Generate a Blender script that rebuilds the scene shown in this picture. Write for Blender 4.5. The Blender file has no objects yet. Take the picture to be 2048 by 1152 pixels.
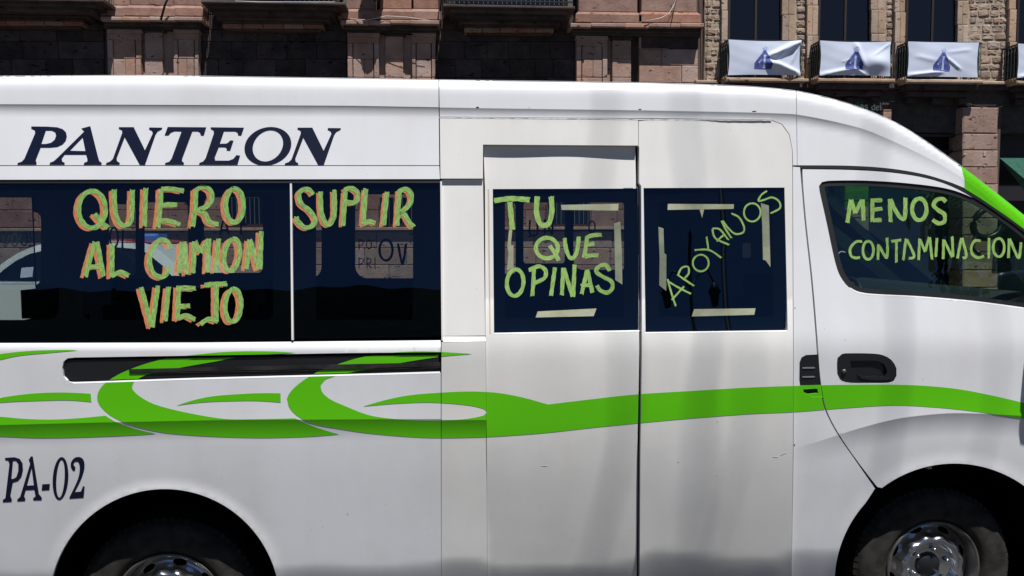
import bpy, math, random
import numpy as np
from mathutils import Vector, Matrix
from mathutils.geometry import delaunay_2d_cdt
random.seed(7)
rng = np.random.default_rng(7)
S = bpy.context.scene
COL = S.collection

# ------------------------------------------------------------------ camera
F = 1550.0                       # focal length in pixels of a 2048 px wide frame
CAM = np.array([0.0, -2.95, 1.60])
YAW, PITCH, ROLL = math.radians(4.0), math.radians(3.5), 0.0037
GZ = -0.15                       # street level
FW = np.array([math.sin(YAW)*math.cos(PITCH), math.cos(YAW)*math.cos(PITCH), -math.sin(PITCH)])
R0 = np.array([math.cos(YAW), -math.sin(YAW), 0.0])
U0 = np.cross(R0, FW)
RT = R0*math.cos(ROLL) - U0*math.sin(ROLL)
UP = U0*math.cos(ROLL) + R0*math.sin(ROLL)
cd = bpy.data.cameras.new('camera'); cam = bpy.data.objects.new('camera', cd); COL.objects.link(cam)
cd.sensor_width = 36; cd.lens = 36*F/2048; cd.clip_start = 0.05; cd.clip_end = 500
m = Matrix.Identity(4)
for i in range(3):
    m[i][0] = RT[i]; m[i][1] = UP[i]; m[i][2] = -FW[i]; m[i][3] = CAM[i]
cam.matrix_world = m
S.camera = cam

# ------------------------------------------------------------------ light
SUN_EL, SUN_AZ = math.radians(66), math.radians(20)
sdir = Vector((math.sin(SUN_AZ)*math.cos(SUN_EL), -math.cos(SUN_AZ)*math.cos(SUN_EL), math.sin(SUN_EL)))
w = bpy.data.worlds.new('World'); S.world = w; w.use_nodes = True
wn = w.node_tree.nodes; wl = w.node_tree.links; wn.clear()
sky = wn.new('ShaderNodeTexSky'); sky.sky_type = 'NISHITA'; sky.sun_disc = False
sky.sun_elevation = SUN_EL; sky.sun_rotation = math.pi - SUN_AZ; sky.altitude = 1900
sky.air_density = 0.75; sky.dust_density = 0.0; sky.ozone_density = 4.0
tc = wn.new('ShaderNodeTexCoord'); mp = wn.new('ShaderNodeMapping'); mp.inputs['Scale'].default_value = (1, 1, 3.2)
nz = wn.new('ShaderNodeTexNoise'); nz.inputs['Scale'].default_value = 2.6; nz.inputs['Detail'].default_value = 7
cr_ = wn.new('ShaderNodeValToRGB'); cr_.color_ramp.elements[0].position = 0.66; cr_.color_ramp.elements[1].position = 0.80
mx = wn.new('ShaderNodeMixRGB'); mx.inputs[2].default_value = (3.2, 3.4, 3.9, 1)
bg = wn.new('ShaderNodeBackground'); bg.inputs['Strength'].default_value = 0.05
wo = wn.new('ShaderNodeOutputWorld')
wl.new(tc.outputs['Generated'], mp.inputs['Vector']); wl.new(mp.outputs[0], nz.inputs['Vector'])
wl.new(nz.outputs['Fac'], cr_.inputs[0]); wl.new(cr_.outputs[0], mx.inputs[0])
wl.new(sky.outputs[0], mx.inputs[1]); wl.new(mx.outputs[0], bg.inputs[0]); wl.new(bg.outputs[0], wo.inputs[0])
sl = bpy.data.lights.new('sun', 'SUN'); sl.energy = 5.0; sl.angle = math.radians(0.53); sl.color = (1, 0.975, 0.935)
so = bpy.data.objects.new('sun', sl); COL.objects.link(so); so.location = (5, -10, 20)
so.rotation_euler = sdir.to_track_quat('Z', 'Y').to_euler()
S.view_settings.view_transform = 'Standard'; S.view_settings.look = 'None'
S.view_settings.exposure = 0.2; S.view_settings.gamma = 1; S.view_settings.use_curve_mapping = False
S.cycles.max_bounces = 10; S.cycles.transparent_max_bounces = 16
S.cycles.use_denoising = True

# ------------------------------------------------------------------ projection helpers
def P(u, v, y):
    """world points on the planes/surfaces y=const seen at photo coordinates (used as a surveying tool)"""
    u = np.asarray(u, float); v = np.asarray(v, float); y = np.asarray(y, float)
    d = FW*F + RT*(u-1024)[..., None] - UP*(v-576)[..., None]
    t = (y - CAM[1])/d[..., 1]
    return CAM + d*t[..., None]
def PX(p):
    q = np.asarray(p, float) - CAM
    z = q @ FW
    return 1024 + F*(q @ RT)/z, 576 - F*(q @ UP)/z
def X(u, v, y): return float(P(u, v, y)[0])
def Z(u, v, y): return float(P(u, v, y)[2])

# ------------------------------------------------------------------ materials
def mat(name, col, rough=0.5, metal=0.0, coat=0.0, coat_rough=0.05, spec=0.5, ior=None):
    m = bpy.data.materials.new(name); m.use_nodes = True
    b = m.node_tree.nodes['Principled BSDF']
    b.inputs['Base Color'].default_value = (*col, 1); b.inputs['Roughness'].default_value = rough
    b.inputs['Metallic'].default_value = metal; b.inputs['Coat Weight'].default_value = coat
    b.inputs['Coat Roughness'].default_value = coat_rough; b.inputs['Specular IOR Level'].default_value = spec
    return m
def N(m, t): return m.node_tree.nodes.new(t)
def L(m, a, b): m.node_tree.links.new(a, b)
def vary(m, c1, c2, scale=5, detail=6, p0=0.35, p1=0.65, coord='Object', mapscale=None, bump=0, bscale=None, bdist=0.01, rand=0, rough=None):
    b = m.node_tree.nodes['Principled BSDF']
    t = N(m, 'ShaderNodeTexCoord'); n = N(m, 'ShaderNodeTexNoise'); n.inputs['Scale'].default_value = scale; n.inputs['Detail'].default_value = detail
    src = t.outputs[coord]
    if mapscale:
        q = N(m, 'ShaderNodeMapping'); q.inputs['Scale'].default_value = mapscale; L(m, src, q.inputs['Vector']); src = q.outputs[0]
    L(m, src, n.inputs['Vector'])
    r = N(m, 'ShaderNodeValToRGB'); r.color_ramp.elements[0].position = p0; r.color_ramp.elements[1].position = p1
    r.color_ramp.elements[0].color = (*c1, 1); r.color_ramp.elements[1].color = (*c2, 1)
    L(m, n.outputs['Fac'], r.inputs[0]); out = r.outputs[0]
    if rand:
        oi = N(m, 'ShaderNodeObjectInfo'); mr = N(m, 'ShaderNodeMapRange'); mr.inputs['To Min'].default_value = 1-rand; mr.inputs['To Max'].default_value = 1+rand
        L(m, oi.outputs['Random'], mr.inputs['Value'])
        hs = N(m, 'ShaderNodeHueSaturation'); L(m, out, hs.inputs['Color']); L(m, mr.outputs[0], hs.inputs['Value'])
        m2 = N(m, 'ShaderNodeMath'); m2.operation = 'MULTIPLY'; m2.inputs[1].default_value = 7.13; L(m, oi.outputs['Random'], m2.inputs[0])
        m3 = N(m, 'ShaderNodeMath'); m3.operation = 'FRACT'; L(m, m2.outputs[0], m3.inputs[0])
        m4 = N(m, 'ShaderNodeMapRange'); m4.inputs['To Min'].default_value = 0.8; m4.inputs['To Max'].default_value = 1.1; L(m, m3.outputs[0], m4.inputs['Value'])
        L(m, m4.outputs[0], hs.inputs['Saturation']); out = hs.outputs[0]
    L(m, out, b.inputs['Base Color'])
    if bump:
        n2 = N(m, 'ShaderNodeTexNoise'); n2.inputs['Scale'].default_value = bscale or scale*3; n2.inputs['Detail'].default_value = 8
        L(m, src, n2.inputs['Vector']); bp = N(m, 'ShaderNodeBump'); bp.inputs['Strength'].default_value = bump; bp.inputs['Distance'].default_value = bdist
        L(m, n2.outputs['Fac'], bp.inputs['Height']); L(m, bp.outputs[0], b.inputs['Normal'])
    return m
def glassmat(name, tint, ior=1.8, refl=(1, 1, 1)):
    m = bpy.data.materials.new(name); m.use_nodes = True; nt = m.node_tree; nt.nodes.clear()
    o = N(m, 'ShaderNodeOutputMaterial'); mi = N(m, 'ShaderNodeMixShader'); t = N(m, 'ShaderNodeBsdfTransparent'); g = N(m, 'ShaderNodeBsdfGlossy'); f = N(m, 'ShaderNodeFresnel')
    t.inputs[0].default_value = (*tint, 1); g.inputs['Color'].default_value = (*refl, 1); g.inputs['Roughness'].default_value = 0.0; 
    ge = N(m, 'ShaderNodeNewGeometry'); mr_ = N(m, 'ShaderNodeMapRange'); mr_.inputs['To Min'].default_value = ior; mr_.inputs['To Max'].default_value = 1/ior
    L(m, ge.outputs['Backfacing'], mr_.inputs['Value']); L(m, mr_.outputs[0], f.inputs['IOR'])
    L(m, f.outputs[0], mi.inputs[0]); L(m, t.outputs[0], mi.inputs[1]); L(m, g.outputs[0], mi.inputs[2]); L(m, mi.outputs[0], o.inputs[0])
    return m

def white_paint(name, col, coat=0.6, cr=0.12):
    m = mat(name, col, 0.42, 0, coat, cr)
    b = m.node_tree.nodes['Principled BSDF']
    # road dust and faint streaks: real dirt patches on the paint
    t = N(m, 'ShaderNodeTexCoord'); q = N(m, 'ShaderNodeMapping'); q.inputs['Scale'].default_value = (2.2, 1, 0.7); L(m, t.outputs['Object'], q.inputs[0])
    n = N(m, 'ShaderNodeTexNoise'); n.inputs['Scale'].default_value = 1.6; n.inputs['Detail'].default_value = 9; n.inputs['Roughness'].default_value = 0.6; L(m, q.outputs[0], n.inputs[0])
    r = N(m, 'ShaderNodeValToRGB'); r.color_ramp.elements[0].position = 0.4; r.color_ramp.elements[1].position = 0.75
    r.color_ramp.elements[0].color = (*col, 1); r.color_ramp.elements[1].color = (col[0]*0.9, col[1]*0.885, col[2]*0.87, 1)
    L(m, n.outputs['Fac'], r.inputs[0])
    n3 = N(m, 'ShaderNodeTexNoise'); n3.inputs['Scale'].default_value = 55; n3.inputs['Detail'].default_value = 3; L(m, t.outputs['Object'], n3.inputs[0])
    r3 = N(m, 'ShaderNodeValToRGB'); r3.color_ramp.elements[0].position = 0.72; r3.color_ramp.elements[1].position = 0.8
    r3.color_ramp.elements[0].color = (1, 1, 1, 1); r3.color_ramp.elements[1].color = (0.75, 0.73, 0.7, 1); L(m, n3.outputs['Fac'], r3.inputs[0])
    mm = N(m, 'ShaderNodeMixRGB'); mm.blend_type = 'MULTIPLY'; mm.inputs[0].default_value = 1; L(m, r.outputs[0], mm.inputs[1]); L(m, r3.outputs[0], mm.inputs[2])
    L(m, mm.outputs[0], b.inputs['Base Color'])
    r2 = N(m, 'ShaderNodeMapRange'); r2.inputs['To Min'].default_value = 0.36; r2.inputs['To Max'].default_value = 0.55; L(m, n.outputs['Fac'], r2.inputs['Value']); L(m, r2.outputs[0], b.inputs['Roughness'])
    n2 = N(m, 'ShaderNodeTexNoise'); n2.inputs['Scale'].default_value = 4.5; n2.inputs['Detail'].default_value = 2; L(m, t.outputs['Object'], n2.inputs[0])
    bp = N(m, 'ShaderNodeBump'); bp.inputs['Strength'].default_value = 0.25; bp.inputs['Distance'].default_value = 0.006; L(m, n2.outputs['Fac'], bp.inputs['Height']); L(m, bp.outputs[0], b.inputs['Normal'])
    return m
M = {}
M['white'] = white_paint('white_paint', (0.77, 0.78, 0.815))
M['cream'] = white_paint('resprayed_white_paint', (0.77, 0.765, 0.75), 0.35, 0.2)
M['green'] = mat('green_vinyl', (0.11, 0.55, 0.003), 0.45, 0, 0.25, 0.1, spec=0.3)
M['navy'] = mat('navy_vinyl', (0.004, 0.008, 0.030), 0.5, 0, 0.0, spec=0.25)
M['black'] = mat('black_plastic', (0.012, 0.013, 0.016), 0.38)
M['rubber'] = vary(mat('tyre_rubber', (0.02, 0.02, 0.02), 0.85, spec=0.15), (0.022, 0.021, 0.019), (0.044, 0.041, 0.037), 18, bump=0.4, bscale=90, bdist=0.003)
M['gap'] = mat('dark_gap', (0.01, 0.011, 0.014), 0.8)
M['seal'] = mat('rubber_seal', (0.010, 0.0105, 0.012), 0.55)
M['frit'] = mat('black_window_border', (0.004, 0.005, 0.008), 0.9, spec=0.1)
M['well'] = mat('wheel_well_black', (0.002, 0.002, 0.003), 0.95, spec=0.02)
M['cabin'] = mat('interior_trim', (0.10, 0.12, 0.17), 0.85)
M['cabin2'] = mat('dark_cabin_plastic', (0.012, 0.015, 0.018), 0.7)
M['seat'] = vary(mat('seat_fabric', (0.02, 0.02, 0.03), 0.95, spec=0.1), (0.006, 0.007, 0.010), (0.014, 0.015, 0.02), 60)
M['chrome'] = mat('chrome', (0.66, 0.67, 0.70), 0.22, 1.0)
M['steel'] = vary(mat('wheel_steel', (0.2, 0.19, 0.18), 0.5, 0.8), (0.10, 0.09, 0.085), (0.25, 0.24, 0.23), 9)
M['tint'] = glassmat('privacy_glass', (0.47, 0.55, 0.54), refl=(0.34, 0.50, 0.80))
M['cabglass'] = glassmat('green_tint_glass', (0.55, 0.70, 0.60), refl=(0.55, 0.75, 0.9))
M['farglass'] = glassmat('far_glass', (0.80, 0.82, 0.82))
M['greenband'] = glassmat('green_sun_band', (0.10, 0.55, 0.03))
M['tape'] = vary(mat('masking_tape', (0.5, 0.5, 0.36), 0.7), (0.27, 0.285, 0.18), (0.43, 0.44, 0.31), 9, bump=0.5, bscale=60, bdist=0.002)
M['tape2'] = vary(mat('thin_masking_tape', (0.2, 0.22, 0.15), 0.7), (0.14, 0.17, 0.12), (0.27, 0.29, 0.20), 9, bump=0.5, bscale=60, bdist=0.002)
M['tan'] = mat('tan_sealant', (0.55, 0.45, 0.34), 0.7)
M['lamp_iron'] = mat('painted_iron', (0.012, 0.014, 0.016), 0.5)
M['mirrorback'] = mat('mirror_shell', (0.20, 0.23, 0.30), 0.35, 0, 0.3)
def brush(name, c1, c2):
    m = mat(name, c1, 0.6)
    vary(m, c1, c2, 7.0, 5, 0.40, 0.58, coord='UV', mapscale=(5.0, 0.7, 1))
    b = m.node_tree.nodes['Principled BSDF']; t = N(m, 'ShaderNodeTexCoord'); q = N(m, 'ShaderNodeMapping'); q.inputs['Scale'].default_value = (4.0, 0.9, 1); q.inputs['Location'].default_value = (3.1, 7.7, 0)
    n = N(m, 'ShaderNodeTexNoise'); n.inputs['Scale'].default_value = 5.0; n.inputs['Detail'].default_value = 4; L(m, t.outputs['UV'], q.inputs[0]); L(m, q.outputs[0], n.inputs['Vector'])
    a_ = N(m, 'ShaderNodeMapRange'); a_.inputs['From Min'].default_value = 0.36; a_.inputs['From Max'].default_value = 0.55; a_.inputs['To Min'].default_value = 0.48; a_.inputs['To Max'].default_value = 1.0
    L(m, n.outputs['Fac'], a_.inputs['Value']); L(m, a_.outputs[0], b.inputs['Alpha'])
    return m
M['pgreen'] = brush('green_shoe_polish', (0.07, 0.17, 0.09), (0.38, 0.68, 0.13))
M['pgreen2'] = brush('lime_shoe_polish', (0.15, 0.30, 0.09), (0.42, 0.68, 0.16))
M['porange'] = brush('orange_shoe_polish', (0.36, 0.10, 0.05), (0.80, 0.32, 0.12))
def stone(name, c1, c2, rand=0.15, pits=True):
    m = mat(name, c1, 0.92, spec=0.15); b = m.node_tree.nodes['Principled BSDF']
    g = N(m, 'ShaderNodeNewGeometry'); n = N(m, 'ShaderNodeTexNoise'); n.inputs['Scale'].default_value = 2.2; n.inputs['Detail'].default_value = 10; n.inputs['Roughness'].default_value = 0.65
    L(m, g.outputs['Position'], n.inputs['Vector'])
    r = N(m, 'ShaderNodeValToRGB'); r.color_ramp.elements[0].position = 0.33; r.color_ramp.elements[1].position = 0.67
    r.color_ramp.elements[0].color = (*c1, 1); r.color_ramp.elements[1].color = (*c2, 1); L(m, n.outputs['Fac'], r.inputs[0])
    oi = N(m, 'ShaderNodeObjectInfo'); mr = N(m, 'ShaderNodeMapRange'); mr.inputs['To Min'].default_value = 1-rand; mr.inputs['To Max'].default_value = 1+rand; L(m, oi.outputs['Random'], mr.inputs['Value'])
    hs = N(m, 'ShaderNodeHueSaturation'); L(m, r.outputs[0], hs.inputs['Color']); L(m, mr.outputs[0], hs.inputs['Value'])
    m2 = N(m, 'ShaderNodeMath'); m2.operation = 'MULTIPLY'; m2.inputs[1].default_value = 7.13; L(m, oi.outputs['Random'], m2.inputs[0])
    m3 = N(m, 'ShaderNodeMath'); m3.operation = 'FRACT'; L(m, m2.outputs[0], m3.inputs[0])
    m4 = N(m, 'ShaderNodeMapRange'); m4.inputs['To Min'].default_value = 0.78; m4.inputs['To Max'].default_value = 1.15; L(m, m3.outputs[0], m4.inputs['Value']); L(m, m4.outputs[0], hs.inputs['Saturation'])
    out = hs.outputs[0]
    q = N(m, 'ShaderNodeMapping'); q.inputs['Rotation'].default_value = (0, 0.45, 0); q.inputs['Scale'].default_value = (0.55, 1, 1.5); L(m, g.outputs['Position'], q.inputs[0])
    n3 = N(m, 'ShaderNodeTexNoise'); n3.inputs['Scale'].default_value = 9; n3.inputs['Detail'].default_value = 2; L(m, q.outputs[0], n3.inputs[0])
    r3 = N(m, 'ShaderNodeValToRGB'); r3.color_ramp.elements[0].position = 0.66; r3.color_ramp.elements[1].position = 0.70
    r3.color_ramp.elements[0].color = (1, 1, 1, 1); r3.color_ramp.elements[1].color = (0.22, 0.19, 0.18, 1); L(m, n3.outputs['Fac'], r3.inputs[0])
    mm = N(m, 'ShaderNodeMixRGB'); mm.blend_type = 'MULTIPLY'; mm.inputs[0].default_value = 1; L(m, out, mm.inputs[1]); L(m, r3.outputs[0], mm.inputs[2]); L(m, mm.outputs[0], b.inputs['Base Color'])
    n2 = N(m, 'ShaderNodeTexNoise'); n2.inputs['Scale'].default_value = 16; n2.inputs['Detail'].default_value = 6; L(m, g.outputs['Position'], n2.inputs[0])
    bp = N(m, 'ShaderNodeBump'); bp.inputs['Strength'].default_value = 0.45; bp.inputs['Distance'].default_value = 0.02; L(m, n2.outputs['Fac'], bp.inputs['Height']); L(m, bp.outputs[0], b.inputs['Normal'])
    return m
M['stone'] = stone('pink_quarry_stone', (0.28, 0.18, 0.145), (0.43, 0.29, 0.235))
M['stone_red'] = stone('reddish_stone', (0.23, 0.12, 0.09), (0.36, 0.205, 0.155), 0.12)
M['stone_shaded'] = stone('shaded_stone', (0.040, 0.032, 0.032), (0.085, 0.065, 0.060), 0.3)  # shade of the bays and undersides put into the stone colour
M['stone_tan'] = stone('tan_stone', (0.36, 0.26, 0.19), (0.50, 0.37, 0.28))
M['rubble'] = stone('rubble_stone', (0.26, 0.18, 0.14), (0.42, 0.32, 0.255), 0.2)
M['mortar'] = vary(mat('lime_mortar', (0.4, 0.33, 0.25), 0.95), (0.30, 0.24, 0.18), (0.48, 0.40, 0.30), 6, bump=0.6, bscale=20, bdist=0.02)
M['joint'] = mat('dark_joint', (0.10, 0.065, 0.055), 0.95)
M['wood'] = vary(mat('door_wood', (0.10, 0.05, 0.03), 0.6), (0.012, 0.008, 0.007), (0.035, 0.018, 0.012), 3, mapscale=(20, 1, 1))
M['darkglass'] = mat('dark_window_glass', (0.006, 0.007, 0.012), 0.08)
M['iron'] = mat('black_iron', (0.010, 0.014, 0.014), 0.5)
M['cloth'] = mat('white_cloth', (0.60, 0.65, 0.80), 0.9)
M['bluep'] = vary(mat('blue_print', (0.04, 0.06, 0.28), 0.85), (0.035, 0.05, 0.22), (0.10, 0.14, 0.42), 14)
M['palep'] = vary(mat('pale_blue_print', (0.35, 0.42, 0.7), 0.85), (0.22, 0.28, 0.58), (0.60, 0.66, 0.84), 20)
M['netting'] = vary(mat('dark_green_cloth', (0.01, 0.03, 0.03), 0.9), (0.008, 0.018, 0.02), (0.02, 0.05, 0.045), 12)
M['awning'] = vary(mat('green_awning_canvas', (0.008, 0.07, 0.045), 0.85), (0.006, 0.055, 0.035), (0.010, 0.085, 0.055), 8)
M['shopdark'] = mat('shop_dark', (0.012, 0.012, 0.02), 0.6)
M['greywall'] = vary(mat('dark_painted_wall', (0.05, 0.045, 0.045), 0.9), (0.035, 0.032, 0.034), (0.07, 0.062, 0.058), 4, bump=0.3)
M['signtext'] = mat('sign_letters', (0.62, 0.80, 0.62), 0.6)
M['asphalt'] = vary(mat('asphalt', (0.05, 0.05, 0.05), 0.9), (0.035, 0.035, 0.036), (0.07, 0.068, 0.065), 40, bump=0.5, bscale=120, bdist=0.01)
M['paving'] = vary(mat('stone_paving', (0.16, 0.13, 0.11), 0.9), (0.05, 0.042, 0.038), (0.09, 0.075, 0.065), 6)
M['cable'] = mat('black_cable', (0.02, 0.02, 0.02), 0.6)
M['wcable'] = mat('pale_cable', (0.65, 0.63, 0.58), 0.5)
M['taxi'] = mat('taxi_white', (0.78, 0.8, 0.8), 0.35, 0, 0.8, 0.03)
M['taxired'] = mat('taxi_red', (0.42, 0.02, 0.02), 0.35, 0, 0.8, 0.03)
M['leaf'] = vary(mat('leaf', (0.05, 0.08, 0.025), 0.7), (0.03, 0.055, 0.015), (0.09, 0.12, 0.04), 3)
M['bark'] = vary(mat('bark', (0.12, 0.09, 0.07), 0.9), (0.07, 0.055, 0.045), (0.16, 0.13, 0.10), 6)

# ------------------------------------------------------------------ object helpers
ROOT = {}
def root(name, label, cat, loc=(0, 0, 0), group=None):
    o = bpy.data.objects.new(name, None); COL.objects.link(o); o.location = loc
    o['label'] = label; o['category'] = cat
    if group: o['group'] = group
    ROOT[o.name] = Vector(loc)
    return o
def rootloc(p):
    while p is not None and p.parent: p = p.parent
    return Vector(p.location) if p else Vector((0, 0, 0))
def absloc(p):
    v = Vector((0, 0, 0))
    while p is not None: v += p.location; p = p.parent
    return v
class MB:
    def __init__(s): s.v = []; s.f = []; s.mi = []; s.uv = None; s.sm = []; s.vn = None
    def add(s, vs, fs, mi=0, smooth=False):
        o = len(s.v); s.v += [tuple(map(float, q)) for q in vs]
        for f in fs: s.f.append([o+i for i in f]); s.mi.append(mi); s.sm.append(smooth)
        return s
    def box(s, x0, x1, y0, y1, z0, z1, mi=0):
        x0, x1 = min(x0, x1), max(x0, x1); y0, y1 = min(y0, y1), max(y0, y1); z0, z1 = min(z0, z1), max(z0, z1)
        return s.add([(x0,y0,z0),(x1,y0,z0),(x1,y1,z0),(x0,y1,z0),(x0,y0,z1),(x1,y0,z1),(x1,y1,z1),(x0,y1,z1)],
                     [(0,1,5,4),(1,2,6,5),(2,3,7,6),(3,0,4,7),(4,5,6,7),(3,2,1,0)], mi)
    def cbox(s, x0, x1, y0, y1, z0, z1, c=0.015, mi=0):
        """box whose front (y0) edges are chamfered"""
        c = min(c, abs(x1-x0)/3, abs(z1-z0)/3)
        return s.add([(x0,y1,z0),(x1,y1,z0),(x1,y1,z1),(x0,y1,z1),(x0,y0+c,z0),(x1,y0+c,z0),(x1,y0+c,z1),(x0,y0+c,z1),
                      (x0+c,y0,z0+c),(x1-c,y0,z0+c),(x1-c,y0,z1-c),(x0+c,y0,z1-c)],
                     [(0,1,5,4),(1,2,6,5),(2,3,7,6),(3,0,4,7),(4,5,9,8),(5,6,10,9),(6,7,11,10),(7,4,8,11),(8,9,10,11)], mi)
    def tube(s, pts, r, n=8, mi=0, cap=True):
        pts = [Vector(p) for p in pts]; rr = r if isinstance(r, (list, tuple)) else [r]*len(pts)
        vs = []
        for i, p in enumerate(pts):
            d = (pts[min(i+1, len(pts)-1)] - pts[max(i-1, 0)]).normalized()
            a = d.cross(Vector((0, 0, 1)) if abs(d.z) < 0.9 else Vector((1, 0, 0))).normalized(); b = d.cross(a)
            for k in range(n):
                t = 2*math.pi*k/n; vs.append(p + (a*math.cos(t)+b*math.sin(t))*rr[i])
        fs = [(i*n+k, i*n+(k+1) % n, (i+1)*n+(k+1) % n, (i+1)*n+k) for i in range(len(pts)-1) for k in range(n)]
        if cap: fs += [tuple(range(n)), tuple(range((len(pts)-1)*n, len(pts)*n))]
        return s.add(vs, fs, mi, True)
    def lathe(s, prof, c, n=48, mi=0, axis='y', scal=None):
        """prof: (r, depth) about the y axis through c"""
        vs = []
        for i, (r, d) in enumerate(prof):
            for k in range(n):
                t = 2*math.pi*k/n; rr = r
                dd = d
                if scal and i in scal: rr = r*(1+scal[i][0]*math.cos(scal[i][1]*t)); dd = d+scal[i][2]*math.cos(scal[i][1]*t)
                if axis == 'y': vs.append((c[0]+rr*math.cos(t), c[1]+dd, c[2]+rr*math.sin(t)))
                else: vs.append((c[0]+rr*math.cos(t), c[1]+rr*math.sin(t), c[2]+dd))
        fs = [(i*n+k, i*n+(k+1) % n, (i+1)*n+(k+1) % n, (i+1)*n+k) for i in range(len(prof)-1) for k in range(n)]
        return s.add(vs, fs, mi, True)
    def build(s, name, mats, parent=None, kind=None, label=None, cat=None, group=None):
        mats = mats if isinstance(mats, (list, tuple)) else [mats]
        off = absloc(parent) if parent else Vector((0, 0, 0))
        me = bpy.data.meshes.new(name)
        me.from_pydata([(v[0]-off.x, v[1]-off.y, v[2]-off.z) for v in s.v], [], s.f)
        for q in mats: me.materials.append(q)
        me.polygons.foreach_set('material_index', s.mi); me.polygons.foreach_set('use_smooth', s.sm)
        if s.uv is not None:
            ul = me.uv_layers.new(name='UVMap')
            for l in me.loops: ul.data[l.index].uv = s.uv[l.vertex_index]
        me.update()
        if s.vn is not None: me.normals_split_custom_set_from_vertices([Vector(q) for q in s.vn])
        o = bpy.data.objects.new(name, me); COL.objects.link(o)
        if parent: o.parent = parent
        if kind: o['kind'] = kind
        if label: o['label'] = label
        if cat: o['category'] = cat
        if group: o['group'] = group
        return o

def inpoly(px, py, poly):
    poly = np.asarray(poly, float); x0, y0 = poly[:, 0], poly[:, 1]; x1, y1 = np.roll(x0, -1), np.roll(y0, -1)
    ins = np.zeros(px.shape, bool)
    for a, b, c, d in zip(x0, y0, x1, y1):
        if b == d: continue
        k = ((b > py) != (d > py)) & (px < (c-a)*(py-b)/(d-b)+a)
        ins ^= k
    return ins
def resample(poly, step):
    out = []; n = len(poly)
    for i in range(n):
        a = np.array(poly[i], float); b = np.array(poly[(i+1) % n], float); l = np.hypot(*(b-a)); k = max(1, int(math.ceil(l/step)))
        for j in range(k): out.append(tuple(a+(b-a)*j/k))
    return out
def cat_rom(pts, step=8.0, closed=False):
    pts = [np.array(p, float) for p in pts]; n = len(pts); out = []
    rngi = range(n if closed else n-1)
    for i in rngi:
        if closed: p0, p1, p2, p3 = pts[i-1], pts[i], pts[(i+1) % n], pts[(i+2) % n]
        else: p0, p1, p2, p3 = pts[max(i-1, 0)], pts[i], pts[i+1], pts[min(i+2, n-1)]
        k = max(1, int(np.hypot(*(p2-p1))/step))
        for j in range(k):
            t = j/k; out.append(tuple(0.5*((2*p1)+(-p0+p2)*t+(2*p0-5*p1+4*p2-p3)*t*t+(-p0+3*p1-3*p2+p3)*t**3)))
    if not closed: out.append(tuple(pts[-1]))
    return out
def smooth_poly(*segs):
    """closed polygon from open smooth segments joined at corners"""
    out = []
    for s_ in segs:
        q = cat_rom(s_) if len(s_) > 2 else [tuple(p) for p in s_]
        if out and np.hypot(out[-1][0]-q[0][0], out[-1][1]-q[0][1]) < 0.5: q = q[1:]
        out += q
    if np.hypot(out[-1][0]-out[0][0], out[-1][1]-out[0][1]) < 0.5: out = out[:-1]
    return out

def tri2d(includes, holes, grid, edge=None, lines=()):
    """CDT of the intersection of the include polygons minus the holes. returns verts(n,2), tris"""
    edge = edge or grid
    loops = [resample(p, edge) for p in includes+holes]
    vs = []; es = []
    for lp in loops:
        o = len(vs); vs += lp; es += [(o+i, o+(i+1) % len(lp)) for i in range(len(lp))]
    for ln in lines:
        q = []
        for a_, b_ in zip(ln[:-1], ln[1:]):
            kk_ = max(1, int(math.hypot(b_[0]-a_[0], b_[1]-a_[1])/edge)); q += [(a_[0]+(b_[0]-a_[0])*t_/kk_, a_[1]+(b_[1]-a_[1])*t_/kk_) for t_ in range(kk_)]
        q.append(ln[-1]); o = len(vs); vs += q; es += [(o+i, o+i+1) for i in range(len(q)-1)]
    A = np.array(vs)
    lo = np.max([np.array(p).min(0) for p in includes], 0); hi = np.min([np.array(p).max(0) for p in includes], 0)
    if (hi <= lo).any(): return None
    gx, gy = np.meshgrid(np.arange(lo[0]+grid*0.47, hi[0], grid), np.arange(lo[1]+grid*0.47, hi[1], grid))
    gx = gx.ravel(); gy = gy.ravel()
    if len(gx):
        k = np.ones(len(gx), bool)
        for p in includes: k &= inpoly(gx, gy, p)
        for p in holes: k &= ~inpoly(gx, gy, p)
        gx, gy = gx[k], gy[k]
        if len(gx):
            keep = np.ones(len(gx), bool)
            for i in range(0, len(gx), 4000):
                d = (gx[i:i+4000, None]-A[None, :, 0])**2+(gy[i:i+4000, None]-A[None, :, 1])**2
                keep[i:i+4000] = d.min(1) > (0.5*min(grid, edge))**2
            vs = vs+list(zip(gx[keep], gy[keep]))
    V, E, T, *_ = delaunay_2d_cdt([Vector((float(a), float(b))) for a, b in vs], es, [], 0, 1e-4)
    V = np.array([(p.x, p.y) for p in V]); T = np.array([t for t in T if len(t) == 3])
    if len(T) == 0: return None
    c = V[T].mean(1); k = np.ones(len(T), bool)
    for p in includes: k &= inpoly(c[:, 0], c[:, 1], p)
    for p in holes: k &= ~inpoly(c[:, 0], c[:, 1], p)
    T = T[k]
    if len(T) == 0: return None
    used = np.unique(T); rm = -np.ones(len(V), int); rm[used] = np.arange(len(used))
    return V[used], rm[T]

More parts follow.
